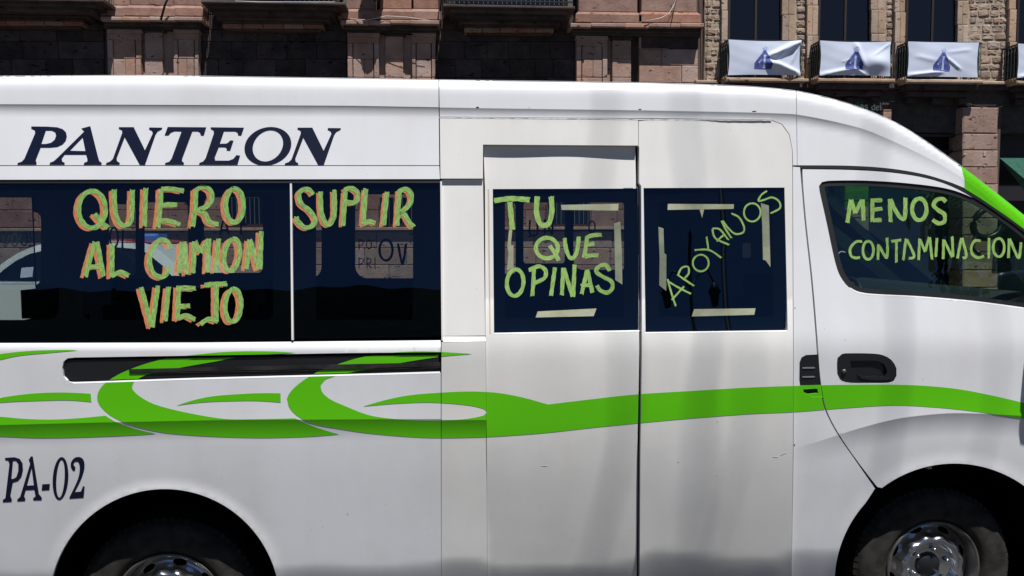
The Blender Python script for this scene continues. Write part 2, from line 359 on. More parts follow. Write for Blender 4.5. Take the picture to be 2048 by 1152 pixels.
def sheet(name, includes, holes, dfn, material, parent, off=0.0, thick=0.012, grid=14, edge=None, skirt=True, label=None, kind=None, mapf=None, rimmat=None, smooth=True, lines=(), split=False, useN=False):
    r = tri2d(includes, holes, grid, edge, lines)
    if r is None: return None
    V, T = r
    mf = mapf or (lambda u, v, d: P(u, v, d))
    if len(V) == 0: return None
    W = mf(V[:, 0], V[:, 1], dfn(V[:, 0], V[:, 1])+off)
    mb = MB()
    # orient towards -y
    a, b, c = W[T[:, 0]], W[T[:, 1]], W[T[:, 2]]
    ny = np.cross(b-a, c-a)[:, 1]
    T = T.copy(); fl = ny > 0; T[fl] = T[fl][:, ::-1]
    if split:
        par = list(range(len(V)))
        def fd(i):
            while par[i] != i: par[i] = par[par[i]]; i = par[i]
            return i
        for t in T: par[fd(int(t[0]))] = fd(int(t[1])); par[fd(int(t[1]))] = fd(int(t[2]))
        lab = np.array([fd(int(t[0])) for t in T]); comps = [T[lab == q] for q in np.unique(lab)]; comps = [q for q in comps if len(q) > 3]
    else: comps = [T]
    if len(comps) == 0: return None
    h = min(grid, edge or grid)*0.06
    ev = np.array([0.0, 1.0]) 
    f3 = lambda a, b: mf(a, b, dfn(a, b)+off)
    du = f3(V[:, 0]+h, V[:, 1])-f3(V[:, 0]-h, V[:, 1]); dv = f3(V[:, 0], V[:, 1]+h)-f3(V[:, 0], V[:, 1]-h)
    VN = np.cross(du, dv); ln_ = np.linalg.norm(VN, axis=1); bad = ln_ < 1e-12; VN[bad] = (0, -1, 0); VN /= np.maximum(np.linalg.norm(VN, axis=1), 1e-12)[:, None]
    VN[VN[:, 1] > 0] *= -1
    o_ = None
    for T in comps:
        used = np.unique(T); rm = -np.ones(len(V), int); rm[used] = np.arange(len(used)); Tk = rm[T]; Wk = W[used]
        mb = MB(); mb.add(Wk, Tk.tolist(), 0, smooth); mb.vn = [tuple(q) for q in VN[used]]
        if skirt:
            cnt = {}
            for t in Tk:
                for i in range(3): cnt[(int(t[i]), int(t[(i+1) % 3]))] = 1
            for (i, j) in list(cnt):
                if (j, i) not in cnt:
                    p, q = Wk[i], Wk[j]; e_ = q-p; n_ = np.cross(e_, np.array([0, 1., 0])); n_ = -n_/max(np.linalg.norm(n_), 1e-9)
                    mb.add([p, q, q+np.array([0, thick, 0]), p+np.array([0, thick, 0])], [(1, 0, 3, 2)], 1 if rimmat else 0)
                    fn_ = np.cross(p-q, np.array([0, thick, 0])); fn_ = fn_/max(np.linalg.norm(fn_), 1e-12); mb.vn += [tuple(fn_)]*4
        if mapf is not None and not useN: mb.vn = None
        o_ = mb.build(name, [material]+([rimmat] if rimmat else []), parent, kind=kind, label=label)
    return o_

# ------------------------------------------------------------------ the minibus body surface
PV = np.arange(-200, 1500)
_t = [(-200, .24), (100, .15), (212, .124), (331, .093), (365, .083), (500, .050), (600, .021), (684, -.004), (700, -.004), (760, .004), (838, .016), (878, .022),
      (940, .036), (1000, .053), (1050, .068), (1100, .083), (1150, .100), (1225, .13), (1500, .3)]
_b = np.interp(PV, [a for a, _ in _t], [b for _, b in _t])
_k = np.hanning(91); _k /= _k.sum()
_bs = np.convolve(np.pad(_b, 45, mode='edge'), _k, 'valid')
def interp(tab):
    xs = [a for a, _ in tab]; ys = [b for _, b in tab]
    gx_ = np.arange(-1100, 2700); gy_ = np.interp(gx_, xs, ys); k_ = np.hanning(75); k_ /= k_.sum()
    gy_ = np.convolve(np.pad(gy_, 37, mode='edge'), k_, 'valid')
    return lambda u: np.interp(u, gx_, gy_)
G = interp([(-900, 213), (0, 209), (300, 210), (700, 212), (1000, 217), (1300, 221), (1500, 225), (1591, 228), (1660, 241), (1730, 258), (1799, 288), (1869, 322), (1920, 352), (1950, 375), (2000, 416), (2048, 456), (2150, 540), (2250, 632), (2360, 800)])
TOPTAB = [(-420, 160), (-200, 154), (0, 151.5), (300, 150), (500, 153), (700, 156), (880, 159), (1100, 162), (1300, 165), (1400, 168), (1500, 172), (1560, 177), (1600, 182), (1650, 193), (1700, 207), (1750, 225), (1800, 248), (1850, 280), (1900, 315), (1925, 333), (1960, 360), (2000, 391), (2048, 430), (2150, 512), (2250, 600), (2310, 690), (2345, 780)]
TOP = interp(TOPTAB)
FC = interp([(1500, 920), (1583, 899), (1640, 882), (1700, 862), (1760, 845), (1800, 836), (1850, 830), (1900, 826), (1960, 827), (2048, 832), (2400, 850)])
def taper(u): return np.where(u > 1750, 0.12*((np.maximum(u, 1750)-1750)/600)**2, 0) + np.where(u < -250, 0.10*((np.minimum(u, -250)+250)/200)**2, 0)
KV = interp([(-500, 1150), (880, 1122), (884, 1112), (970, 1108), (980, 1122), (1120, 1128), (1275, 1112), (1290, 1096), (1400, 1100), (1560, 1112), (1590, 1094), (2400, 1080)])
def base(u, v): 
    q = np.maximum(v-KV(u)-3*np.sin(u/37.), 0); return np.interp(v, PV, _bs)+taper(u)+0.0006*(np.sqrt(q*q+500)-22.36)
def upper(u, v):
    g = G(u); t = TOP(u)
    na = 0.010*np.clip((1980-u)/330, 0.25, 1)
    gb = base(u, g)-na
    s = np.clip((g-v)/np.maximum(g-t, 1), 0, 1)
    roof = gb+0.008*s+0.06*(1-np.sqrt(np.maximum(1-0.985*s**7, 0)))
    side = base(u, v)-na*(1-np.clip((v-g)/22, 0, 1))**2
    return np.where(v < g, roof, side)
def crease(v, c, amp, up=90., dn=42.):
    return np.where(v < c, -amp*np.exp(-(np.maximum(c-v, 0))/up), -amp*(1-np.clip((v-c)/dn, 0, 1))**2)
def ARCH(u, v, cu, cv, r, w=26, amp=0.006):
    d = np.hypot(u-cu, v-cv)
    return -amp*np.clip(1-(d-r)/w, 0, 1)**2
RC = interp([(-500, 862), (0, 850), (200, 845), (450, 840), (880, 838)])
def Drear(u, v):
    d = upper(u, v)+crease(v, RC(u), 0.011)*(v > 600)
    d = d + np.where((v > 600) & (v < 694), 0.012*np.clip((694-v)/10, 0, 5), 0)
    return d + ARCH(u, v, 329, 1209, 231)
def Dstep(u, v): return upper(u, v)+crease(v, 840+0*u, 0.011)*(v > 600)
def wav(u, v, s=0.0):
    return 0.0007*(np.sin(u/41+v/160+s)+0.6*np.sin(v/63-u/97+2*s))+0.0009*np.sin(u/88.-v/210.+1.3+s)
def bulge(v): return 0.030*np.sin(math.pi*np.clip((v-600)/560, 0, 1)**0.85)
def Ddoor(u, v): return upper(u, v)-bulge(v)+3.2*wav(u, v)
def Dfix(u, v): return upper(u, v)-bulge(v)+3.2*wav(u, v, 2.0)
def Dfront(u, v):
    amp = 0.014*np.clip((u-1583)/190, 0, 1)
    return upper(u, v)+np.where(v > 600, -amp*0+crease(v, FC(u), 1.0, 70, 46)*amp, 0)+ARCH(u, v, 1909, 1167, 240, 30, 0.005)*np.clip((u-1600)/80, 0, 1)

van = root('minibus', 'white and green high-roof passenger minibus with messages painted on its windows, parked across the foreground', 'minibus', (0.3, 0.9, 0))
PAN = {}
def panel(key, name, outer, holes, dfn, material, off=0.0, thick=0.012, grid=12, label=None, edge=None):
    o = sheet(name, [outer], holes, dfn, material, van, off, thick, grid, edge or grid*0.8, label=label, lines=LINES.get(key, ()))
    PAN[key] = (outer, holes, dfn, off, o)
    return o
hl = lambda v, u0, u1: [(u0, v), (u1, v)]
gl_ = lambda d, u0, u1: [(float(u), float(G(u))+d) for u in np.append(np.arange(u0, u1, 25.), u1)]
cr__ = lambda d, u0, u1: [(float(u), float(FC(u))+d) for u in np.append(np.arange(u0, u1, 15.), u1)]
rcl = lambda d: [(float(u), float(RC(u))+d) for u in list(range(-399, 882, 40))+[882]]
LINES = {'apil': [gl_(-.7, 1932, 2230), gl_(.7, 1932, 2230)], 'rC': [rcl(-.7), rcl(.7), hl(694, -399, 881)], 'stB': [hl(839.3, 885, 972), hl(840.7, 885, 972)],
         'roofB': [gl_(-.7, 880, 1590), gl_(.7, 880, 1590), gl_(8, 880, 1590)], 'cab': [gl_(-.7, 1595, 1990), gl_(.7, 1595, 1990), gl_(8, 1595, 1960)],
         'bp': [cr__(-.8, 1586, 1674), cr__(.8, 1586, 1674)], 'fdoor': [cr__(-.8, 1684, 2240), cr__(.8, 1684, 2240), cr__(46, 1760, 2200)]}
def toprow(u0, u1):
    us = [u0]+[a for a, _ in TOPTAB if u0 < a < u1]+[u1]
    us = np.unique(np.concatenate([us, np.arange(u0, u1, 25.)]))
    return [(float(a), float(TOP(a))) for a in us if u0 <= a <= u1]
def curve_rows(fn, u0, u1, d=0, step=30):
    us = np.unique(np.append(np.arange(u0, u1, step), u1)); return [(float(a), float(fn(a)+d)) for a in us]
UL, SILL = -400, 1228
def arch(cu, cv, r, v0, n=40):
    a0 = math.asin((cv-v0)/r) if abs(cv-v0) < r else 0
    return [(cu+r*math.cos(math.pi-a), cv-r*math.sin(math.pi-a)) for a in np.linspace(a0, math.pi-a0, n)]
RA = arch(329, 1209, 231, SILL-1) 
# roof skins (near side)
panel('roofA', 'roof_panel', toprow(UL, 877.2)+[(877.2, float(G(877))-.4)]+[(u, float(G(u))-.4) for u in range(850, UL, -50)]+[(UL, float(G(UL))-.4)], [], upper, M['white'], grid=9)
panel('roofB', 'roof_panel', toprow(878.2, 1592)+[(1594, 330.5), (1586, 330.5), (1585.2, 300), (1579, 268), (1564, 247.5), (1541, 239), (1300, 236), (1100, 235), (879.5, 233)], [], upper, M['white'], grid=9)
cabtop = [(1595, 330.5), (1700, 331.5), (1780, 337), (1850, 349), (1905, 366), (1960, 396), (2010, 430), (2048, 458), (2150, 545), (2235, 625)]
panel('cab', 'cab_roof_panel', toprow(1593.2, 1922)+[(1929, 360), (1929, 376)]+cat_rom([p for p in cabtop if p[0] < 1915])[::-1], [], upper, M['white'], grid=9)
# rear side
panel('rA', 'upper_side_panel', [(UL, float(G(UL))+.6)]+[(u, float(G(u))+.6) for u in range(UL+50, 870, 50)]+[(877.4, float(G(877))+.6), (878.5, 330.4), (UL, 330.4)], [], Drear, M['white'], grid=10)
panel('rB', 'upper_side_panel', [(UL, 332), (878.5, 332), (880, 358), (UL, 360)], [], Drear, M['white'], grid=10)
RECESS = [(880.5, 705), (700, 706), (400, 711), (150, 715), (135, 716.5), (127, 723), (124.5, 735), (126.5, 752), (135, 763), (150, 767), (400, 758.5), (700, 751), (880.5, 746)]
rear_outer = [(UL, 687), (0, 686.5), (400, 685.5), (881, 681), (881.5, 704.5)]+RECESS[1:-1]+[(881.5, 746.5), (882.5, SILL)]+[p for p in RA[::-1]]+[(UL, SILL)]
panel('rC', 'rear_side_panel', rear_outer, [], Drear, M['white'], grid=9, edge=7)
# conversion panels
panel('hdr', 'door_header_panel', [(879.6, 236.5), (1276.3, 240.3), (1276.3, 291), (966, 289), (966, 357), (881, 357)], [], Dstep, M['cream'], off=-0.003, thick=0.03)
panel('stA', 'step_panel', [(884, 359), (966, 358.5), (970.5, 671), (887, 672)], [], Dstep, M['cream'], off=0.012)
panel('stL', 'step_ledge', [(886, 672.5), (970.5, 671.5), (971.5, 682), (886, 684)], [], lambda u, v: Dstep(u, v)+0.015*np.clip((684-v)/12, 0, 1), M['cream'], thick=0.02)
panel('stB', 'lower_step_panel', [(883, 685), (971.5, 683), (973, 900), (975, SILL), (883, SILL)], [], Dstep, M['cream'], grid=9, thick=0.03)
W1 = [(985.5, 378), (1275, 377), (1278, 662), (988, 667.5)]
W2 = [(1287, 376), (1569, 375), (1575.5, 662.5), (1291, 666)]
panel('door', 'side_door', [(967, 291), (1270.5, 293), (1272, 370), (1276.5, 374), (1278.5, 700), (1275, 900), (1273, SILL), (975.5, SILL), (973.5, 900), (972, 683), (971, 668), (970, 376)], [W1], Ddoor, M['cream'], off=0.024, thick=0.02)
panel('fix', 'fixed_side_panel', [(1277.4, 240.5), (1541, 240.3), (1563, 248.8), (1577.8, 269), (1584, 300), (1584.6, 333), (1585.6, 600), (1586.4, 700), (1586, 900), (1581.2, SILL), (1279, SILL), (1281, 900), (1284, 700), (1282.5, 372), (1278.5, 366), (1278.5, 294), (1277.4, 293)], [W2], Dfix, M['cream'], thick=0.03)
doorline = [(1600, 334.5), (1603, 370), (1610, 450), (1622, 560), (1632, 680), (1636, 740), (1641, 780), (1651, 822), (1676, 870), (1711, 921), (1750, 977)]
archpts = arch(1909, 1167, 240, SILL-1, 60)
leftarch = [p for p in archpts if p[0] < 1750]      # from the sill up to the door line
VENT = [(1600, 796), (1598, 760), (1599, 725), (1603, 715), (1612, 710), (1637.5, 709)]
panel('bp', 'pillar_panel', [(1586, 333.5)]+cat_rom(doorline, 12)+leftarch[::-1][1:]+[(1582.4, SILL), (1587.2, 900), (1587.5, 700), (1586.8, 600), (1585.8, 335)],
      [[(1598.5, 760), (1599, 725), (1603, 715), (1612, 710), (1635, 709), (1638, 740), (1642, 768), (1647, 794), (1625, 794), (1610, 788), (1601, 778)]], Dfront, M['white'], grid=9, edge=6)
DW = smooth_poly([(1638, 372), (1644, 364), (1656, 361.5), (1727, 361), (1810, 366), (1893, 377), (1949, 397), (1993, 423), (2048, 464), (2120, 530), (2180, 590)], [(2180, 590), (2186, 610), (2170, 626)],
                 [(2170, 626), (2048, 617), (1949, 604), (1838, 594), (1732, 588), (1704, 579), (1685, 560), (1671, 527), (1652, 440), (1639, 382), (1638, 372)])
HAND = smooth_poly([(1674, 735), (1675, 716), (1684, 708), (1700, 706.5), (1740, 707), (1765, 710), (1783, 720), (1793, 737), (1793, 752), (1787, 763), (1775, 766), (1740, 766.5), (1695, 765.5), (1681, 761), (1674.5, 748), (1674, 735)])
d2 = [(a+3.2, b) for a, b in doorline]; d2[0] = (1605, 338.5); d2[-1] = (1755, 974)
doortop = [(1605, 338.5), (1700, 340), (1780, 345), (1850, 356), (1903, 373), (1958, 403), (2010, 438), (2048, 466), (2150, 553), (2232, 632)]
door_outer = cat_rom(doortop, 14)+[(2255, 700), (2262, 800), (2258, 900), (2200, 985)]+[p for p in archpts[::-1] if 1755 < p[0] < 2100]+cat_rom(d2, 12)[::-1][:-1]
panel('fdoor', 'front_door', door_outer, [DW, HAND], Dfront, M['white'], grid=9, edge=6)
nose = [(2237, 634), (2275, 660), (2310, 720), (2350, 800), (2368, 900), (2378, 1000), (2378, SILL)]+[p for p in archpts[::-1] if p[0] > 2100]+[(2204, 985), (2262, 900), (2266, 800), (2259, 700)]
panel('fender', 'front_fender', nose, [], Dfront, M['white'], grid=14)

# dark inner shell that closes the seams, with the window openings
RW = [(UL+60, 362), (881, 361), (883, 682), (UL+60, 690)]
shell_outer = toprow(UL+4, 2230)+[(2350, 820), (2370, SILL), (2160, SILL)]+arch(1909, 1167, 252, SILL-1)[::-1]+[(585, SILL)]+arch(329, 1209, 243, SILL-1)[::-1]+[(UL+4, SILL)]
def Dshell(u, v): return upper(u, v)
sheet('inner_shell', [[(a, b+6) for a, b in shell_outer]], [RW, W1, W2, DW], Dshell, M['gap'], van, 0.034, 0.004, 24, 12)

# window glass, black borders and seals
WR1 = [(UL+62, 366), (580, 366), (583.5, 677), (583.5, 680), (UL+62, 688)]
WR2 = [(585.5, 366), (879.5, 366), (882, 673), (587, 678)]
def rr(x0, y0, x1, y1, r=8):
    pts = []
    for cx, cy, a0 in ((x1-r, y0+r, -90), (x1-r, y1-r, 0), (x0+r, y1-r, 90), (x0+r, y0+r, 180)):
        for k in range(5):
            a = math.radians(a0+k*22.5); pts.append((cx+r*math.cos(a), cy+r*math.sin(a)))
    return pts
def window(poly, clears, off, glass, bordermat=M['frit'], dfn=upper, bordergap=0.006, name='window_pane', label=None):
    g = sheet(name, [poly], [], dfn, glass, van, off, 0.0, 40, 40, skirt=False, label=label)
    sheet('black_border', [poly], clears, dfn, bordermat, g, off+bordergap, 0.003, 40, 20)
    return g
gR1 = window(WR1, [rr(UL+90, 395, 118, 640, 22), rr(166, 385, 546, 640, 14)], 0.012, M['tint'], label='wide tinted rear side window')
gR2 = window(WR2, [rr(632, 384, 826, 640, 5)], 0.012, M['tint'], label='tinted middle side window')
gD1 = window([(984, 376.5), (1277, 375.5), (1280, 664), (986, 669)], [rr(1010, 405, 1248, 636, 4)], 0.028, M['tint'], label='side door window with tape strips')
gD2 = window([(1285, 374.5), (1571, 373.5), (1577, 664), (1289, 668)], [rr(1318, 403, 1546, 634, 4)], 0.004, M['tint'], label='fixed window with tape strips')
gF = sheet('window_pane', [DW], [], Dfront, M['cabglass'], van, 0.012, 0, 40, 30, skirt=False, label='front door window')
c = np.array(DW).mean(0); 
def shrink(poly, d):
    p = np.array(resample(poly, 10)); n = len(p); t = np.roll(p, -1, 0)-np.roll(p, 1, 0); t /= np.maximum(np.hypot(t[:, 0], t[:, 1]), 1e-6)[:, None]
    nrm = np.stack([-t[:, 1], t[:, 0]], 1); q = p+nrm*d
    if abs(np.mean(inpoly(q[:, 0], q[:, 1], poly)) - 1) > 0.5: q = p-nrm*d
    return [tuple(a) for a in q]
sheet('window_seal', [DW], [shrink(DW, 11)], Dfront, M['seal'], gF, 0.006, 0.005, 12, 9)
sheet('window_seal', [[(UL+60, 359.5), (881, 358), (881, 366), (UL+60, 367)]], [], Drear, M['seal'], gR1, 0.004, 0.004, 30)
sheet('window_divider', [[(579.8, 367), (583.4, 367), (587, 680), (583, 680)]], [], upper, M['cream'], van, 0.002, 0.01, 10)
sheet('window_frame_strip', [[(880.5, 361), (884, 361), (887, 681), (883, 681)]], [], upper, M['cream'], van, 0.003, 0.02, 10)
sheet('sealant_strip', [[(975.5, 378), (978.5, 378), (981.5, 667), (979, 667)]], [], Ddoor, M['tan'], van, 0.0228, 0.001, 20)
# roof drip moulding above the front door
dm = [(1583, 331)]+cabtop[:9]
up_ = cat_rom(dm); lo_ = [(a, b+(2.5 if a < 1600 else 6.5)) for a, b in up_]
sheet('drip_moulding', [up_+lo_[::-1]], [], upper, M['seal'], van, 0.001, 0.02, 8, 8)
# silvery ragged sealant seam over the conversion
rs = random.Random(3)
top = []; bot = []
for u in range(878, 1545, 7):
    b0 = 234+(u-878)*0.0085; top.append((u, b0)); bot.append((u, b0+1.6+rs.uniform(-0.5, 1.0)))
sheet('body_seam', [top+bot[::-1]], [], upper, M['cream'], van, -0.0038, 0.0035, 8, 8)

M['scuff'] = mat('scuffed_paint', (0.52, 0.515, 0.51), 0.7)
rs2 = random.Random(21)
def dot(u, v, a, b, key, mt, ang=0.0):
    o_ = PAN[key]; pts = [(u+a*math.cos(q)*rs2.uniform(.7, 1.15)*math.cos(ang)-b*math.sin(q)*math.sin(ang), v+a*math.cos(q)*math.sin(ang)+b*math.sin(q)*rs2.uniform(.7, 1.15)*math.cos(ang)) for q in np.linspace(0, 2*math.pi, 10, endpoint=False)]
    sheet('paint_chip' if mt == 'scuff' else 'rivet', [pts], [], o_[2], M[mt], o_[4], o_[3]-0.0008, 0.0006, 4, 4)
for (u, v, a, b, k, mt, an) in ((1567, 908, 7, 0.8, 'fix', 'scuff', -0.4), (1550, 914, 6, 0.7, 'fix', 'scuff', 0.1), (1357, 924, 1.5, 0.8, 'fix', 'scuff', 0), (1435, 843, 1.6, 0.8, 'fix', 'scuff', 0.8), (695, 1027, 1.2, 2.4, 'rC', 'scuff', 0),
                                (1090, 932, 7, 0.6, 'door', 'scuff', 0.05), (955, 214.5, 3, 1.2, 'roofB', 'gap', 0), (1280, 218.5, 3, 1.2, 'roofB', 'gap', 0), (1508, 222.5, 5, 1.0, 'roofB', 'gap', 0),
                                (1589, 890, 1.6, 1.6, 'bp', 'steel', 0), (1590, 616, 1.4, 1.4, 'bp', 'steel', 0)):
    dot(u, v, a, b, k, mt, an)
# recess with the sliding-door rail
back = sheet('rail_recess', [[(a+(2 if a > 500 else -2), b) for a, b in shrink(RECESS, -5)]], [], Drear, M['black'], van, 0.007, 0.002, 12, 10)
PAN['recess'] = ([(a, b) for a, b in shrink(RECESS, -5)], [], Drear, 0.007, back)
sheet('door_rail', [[(258, 738.5), (480, 733.5), (680, 729), (881, 724.5), (881, 733), (680, 737), (480, 741), (258, 745)]], [], Drear, vary(mat('rail_metal', (0.06, 0.055, 0.055), 0.4, 0.6), (0.03, 0.03, 0.03), (0.09, 0.08, 0.08), 12), back, 0.001, 0.004, 14)
sheet('rail_edge', [[(260, 746), (680, 739), (881, 734.5), (881, 736), (680, 740.5), (260, 747.5)]], [], Drear, M['steel'], back, 0.004, 0.002, 14)

# bright up-facing pressed lips
def lip(name, pts, w_, parent, dfn=Drear, off=0.0, depth=0.006):
    c_ = cat_rom(pts, 6); poly = c_+[(a, b+w_) for a, b in c_[::-1]]
    c_ = [(a, b-w_) for a, b in c_]; poly = [(a, b-w_) for a, b in poly]; xs_ = [a for a, _ in c_]; ys_ = [b for _, b in c_]
    ff = lambda u, v: dfn(u, v)+depth*(1-np.clip((v-np.interp(u, xs_, ys_))/w_, 0, 1))-0.0004
    sheet(name, [poly], [], ff, M['white'], parent, off, 0.004, 5, 5)
lip('recess_lip', [(131, 757), (138, 764.5), (150, 767.5), (400, 759), (700, 751.5), (880, 746.5)], 3.4, PAN['rC'][4])
lip('handle_lip', [(1677, 757), (1684, 763), (1700, 766.5), (1740, 767), (1775, 766.5), (1787, 763), (1792, 756)], 3.2, PAN['fdoor'][4], Dfront)
lip('window_lip', [(1700, 578), (1732, 589.5), (1838, 595.5), (1949, 605), (2048, 618)], 3.0, PAN['fdoor'][4], Dfront, depth=0.004)
lip('window_lip', [(986, 668.5), (1279, 663)], 2.6, PAN['door'][4], Ddoor, 0.024, 0.004)
lip('window_lip', [(1290, 667), (1577, 663)], 2.6, PAN['fix'][4], Dfix, 0, 0.004)
# door handle and vent
hb = sheet('door_handle', [shrink(HAND, -2)], [], Dfront, M['black'], van, 0.012, 0.004, 8, 6)
hr = shrink(HAND, 3)
sheet('handle_bezel', [HAND], [smooth_poly([(1700, 722), (1755, 722), (1772, 735), (1770, 752), (1735, 757), (1712, 751), (1702, 735), (1700, 722)])], Dfront, M['black'], hb, 0.001, 0.012, 8, 6)
sheet('handle_lever', [smooth_poly([(1716, 750), (1735, 753), (1755, 752), (1765, 756), (1780, 756), (1783, 759), (1745, 760), (1722, 756), (1716, 750)])], [], Dfront, M['seal'], hb, -0.004, 0.010, 5, 5)
p = P(1688, 743, float(Dfront(np.array([1688.]), np.array([743.]))[0]))
MB().lathe([(0.0001, -0.006), (0.008, -0.006), (0.010, -0.002), (0.010, 0.006)], p, 20).build('key_lock', M['steel'], hb)
vt = sheet('air_vent', [VENT[1:]+[(1639, 740), (1642.5, 769), (1598.5, 771)]], [], Dfront, M['black'], van, 0.002, 0.01, 8, 6)
vg = sheet('air_vent', [[(1598.5, 771), (1642.5, 770), (1647.5, 796), (1625, 795), (1609, 789), (1601, 781)]], [[(1606, 779), (1635, 777), (1637, 786), (1618, 788), (1608, 785)]], Dfront, M['green'], van, 0.0005, 0.01, 8, 6, label='green painted lower vent')
sheet('vent_slot', [[(1604, 777), (1638, 776), (1640, 788), (1606, 788)]], [], Dfront, M['gap'], vg, 0.012, 0.001, 10)
for y0 in (735, 753):
    sheet('vent_slat', [[(1605, y0), (1628, y0-0.6), (1631, y0+0.8), (1628, y0+2), (1605, y0+2.2)]], [], Dfront, M['mirrorback'], vt, -0.001, 0.006, 6)

# ------------------------------------------------------------------ green swooshes
def z8(pts): return [(x/2.44, 680+y/2.44) for x, y in pts]
def z9(pts): return [(680+x/2.44, 680+y/2.44) for x, y in pts]
SW = []
SW.append(smooth_poly(z8([(-500, 150), (-250, 102), (0, 68), (150, 53), (300, 48), (385, 50)]), z8([(385, 50), (250, 62), (100, 76), (0, 97), (-200, 150), (-400, 230), (-500, 270)]), z8([(-500, 270), (-500, 150)])))
SW.append(smooth_poly(z8([(-130, 320), (0, 283), (150, 262), (300, 256), (443, 262)]), z8([(443, 262), (446, 303)]), z8([(446, 303), (330, 294), (150, 298), (0, 306), (-130, 320)])))
SW.append(smooth_poly(z8([(-900, 300), (-500, 340), (-200, 358), (0, 374), (130, 385), (260, 388), (400, 380), (515, 369)]), z8([(515, 369), (560, 397), (640, 427), (700, 444), (762, 457)]), z8([(762, 457), (640, 465), (400, 475), (180, 478), (0, 470), (-300, 462), (-900, 420)]), z8([(-900, 420), (-900, 300)])))
SW.append(smooth_poly(z8([(1445, 62), (1300, 55), (1100, 58), (900, 77), (830, 86), (720, 113), (630, 145), (575, 170), (520, 205), (488, 238), (474, 275), (484, 315), (530, 362), (600, 400), (700, 432), (800, 453)]),
                      z8([(800, 453), (900, 463), (1100, 474), (1300, 478), (1500, 472), (1657, 460)]), z8([(1657, 460), (1600, 445), (1520, 418), (1440, 382)]),
                      z8([(1440, 382), (1250, 386), (1090, 384), (900, 352), (750, 312), (665, 262), (643, 228), (652, 205), (725, 167), (880, 135), (1050, 105), (1200, 78), (1445, 62)])))
SW.append(smooth_poly(z8([(860, 320), (950, 292), (1050, 273), (1200, 262), (1300, 259), (1369, 260)]), z8([(1369, 260), (1370, 305)]), z8([(1370, 305), (1250, 297), (1100, 299), (980, 305), (860, 320)])))
right_top = [(1096, 809), (1170, 800), (1270, 789), (1380, 782), (1500, 775), (1600, 771.5), (1700, 769.5), (1800, 769.5), (1880, 774), (1950, 784), (2048, 806), (2150, 835), (2250, 868)]
right_bot = [(2250, 875), (2150, 856), (2048, 838), (1950, 823), (1860, 814), (1780, 811), (1680, 817), (1590, 824), (1500, 828), (1380, 837), (1270, 847), (1180, 856), (1100, 865), (1040, 870), (973, 874), (885, 876), (823, 874), (741, 867), (680, 858)]
SW.append(smooth_poly([(946, 708), (910, 705.5), (845, 702.5), (783, 705.5), (721, 715), (680, 727), (640, 741), (605, 762), (583, 781), (574, 797), (577, 812), (592, 830), (625, 847), (680, 858)],
                      right_bot[::-1], [(2250, 875), (2250, 868)], right_top[::-1],
                      [(1096, 809), (1050, 796), (1008, 787.5), (975, 784), (934, 783), (885, 785), (823, 790), (775, 799), (725, 813)],
                      [(725, 813), (782, 808), (844, 805), (893, 806.5), (942, 811.5), (968, 818), (975, 824), (967, 831), (926, 838.5), (864, 841), (803, 839), (741, 831), (690, 812), (658, 797), (643, 782), (641, 770), (650, 759), (690, 747), (745, 737), (800, 726), (885, 713), (946, 708)]))
for i, poly in enumerate(SW):
    for k, (outer, holes, dfn, off, ob) in PAN.items():
        if k in ('rC', 'stB', 'door', 'fix', 'bp', 'fdoor', 'recess'):
            sheet('green_stripe', [poly, outer], holes, dfn, M['green'], ob, off-0.0011, 0.0, 9, 7, skirt=False, lines=LINES.get(k, ()), split=True)
AP = toprow(1922.3, 2235)+[(2240, 622), (2150, 545), (2048, 458), (2010, 430), (1960, 396), (1929.3, 377), (1929.3, 360)]
panel('apil', 'windscreen_pillar', AP, [], upper, M['green'], grid=7, label='bright green windscreen pillar')

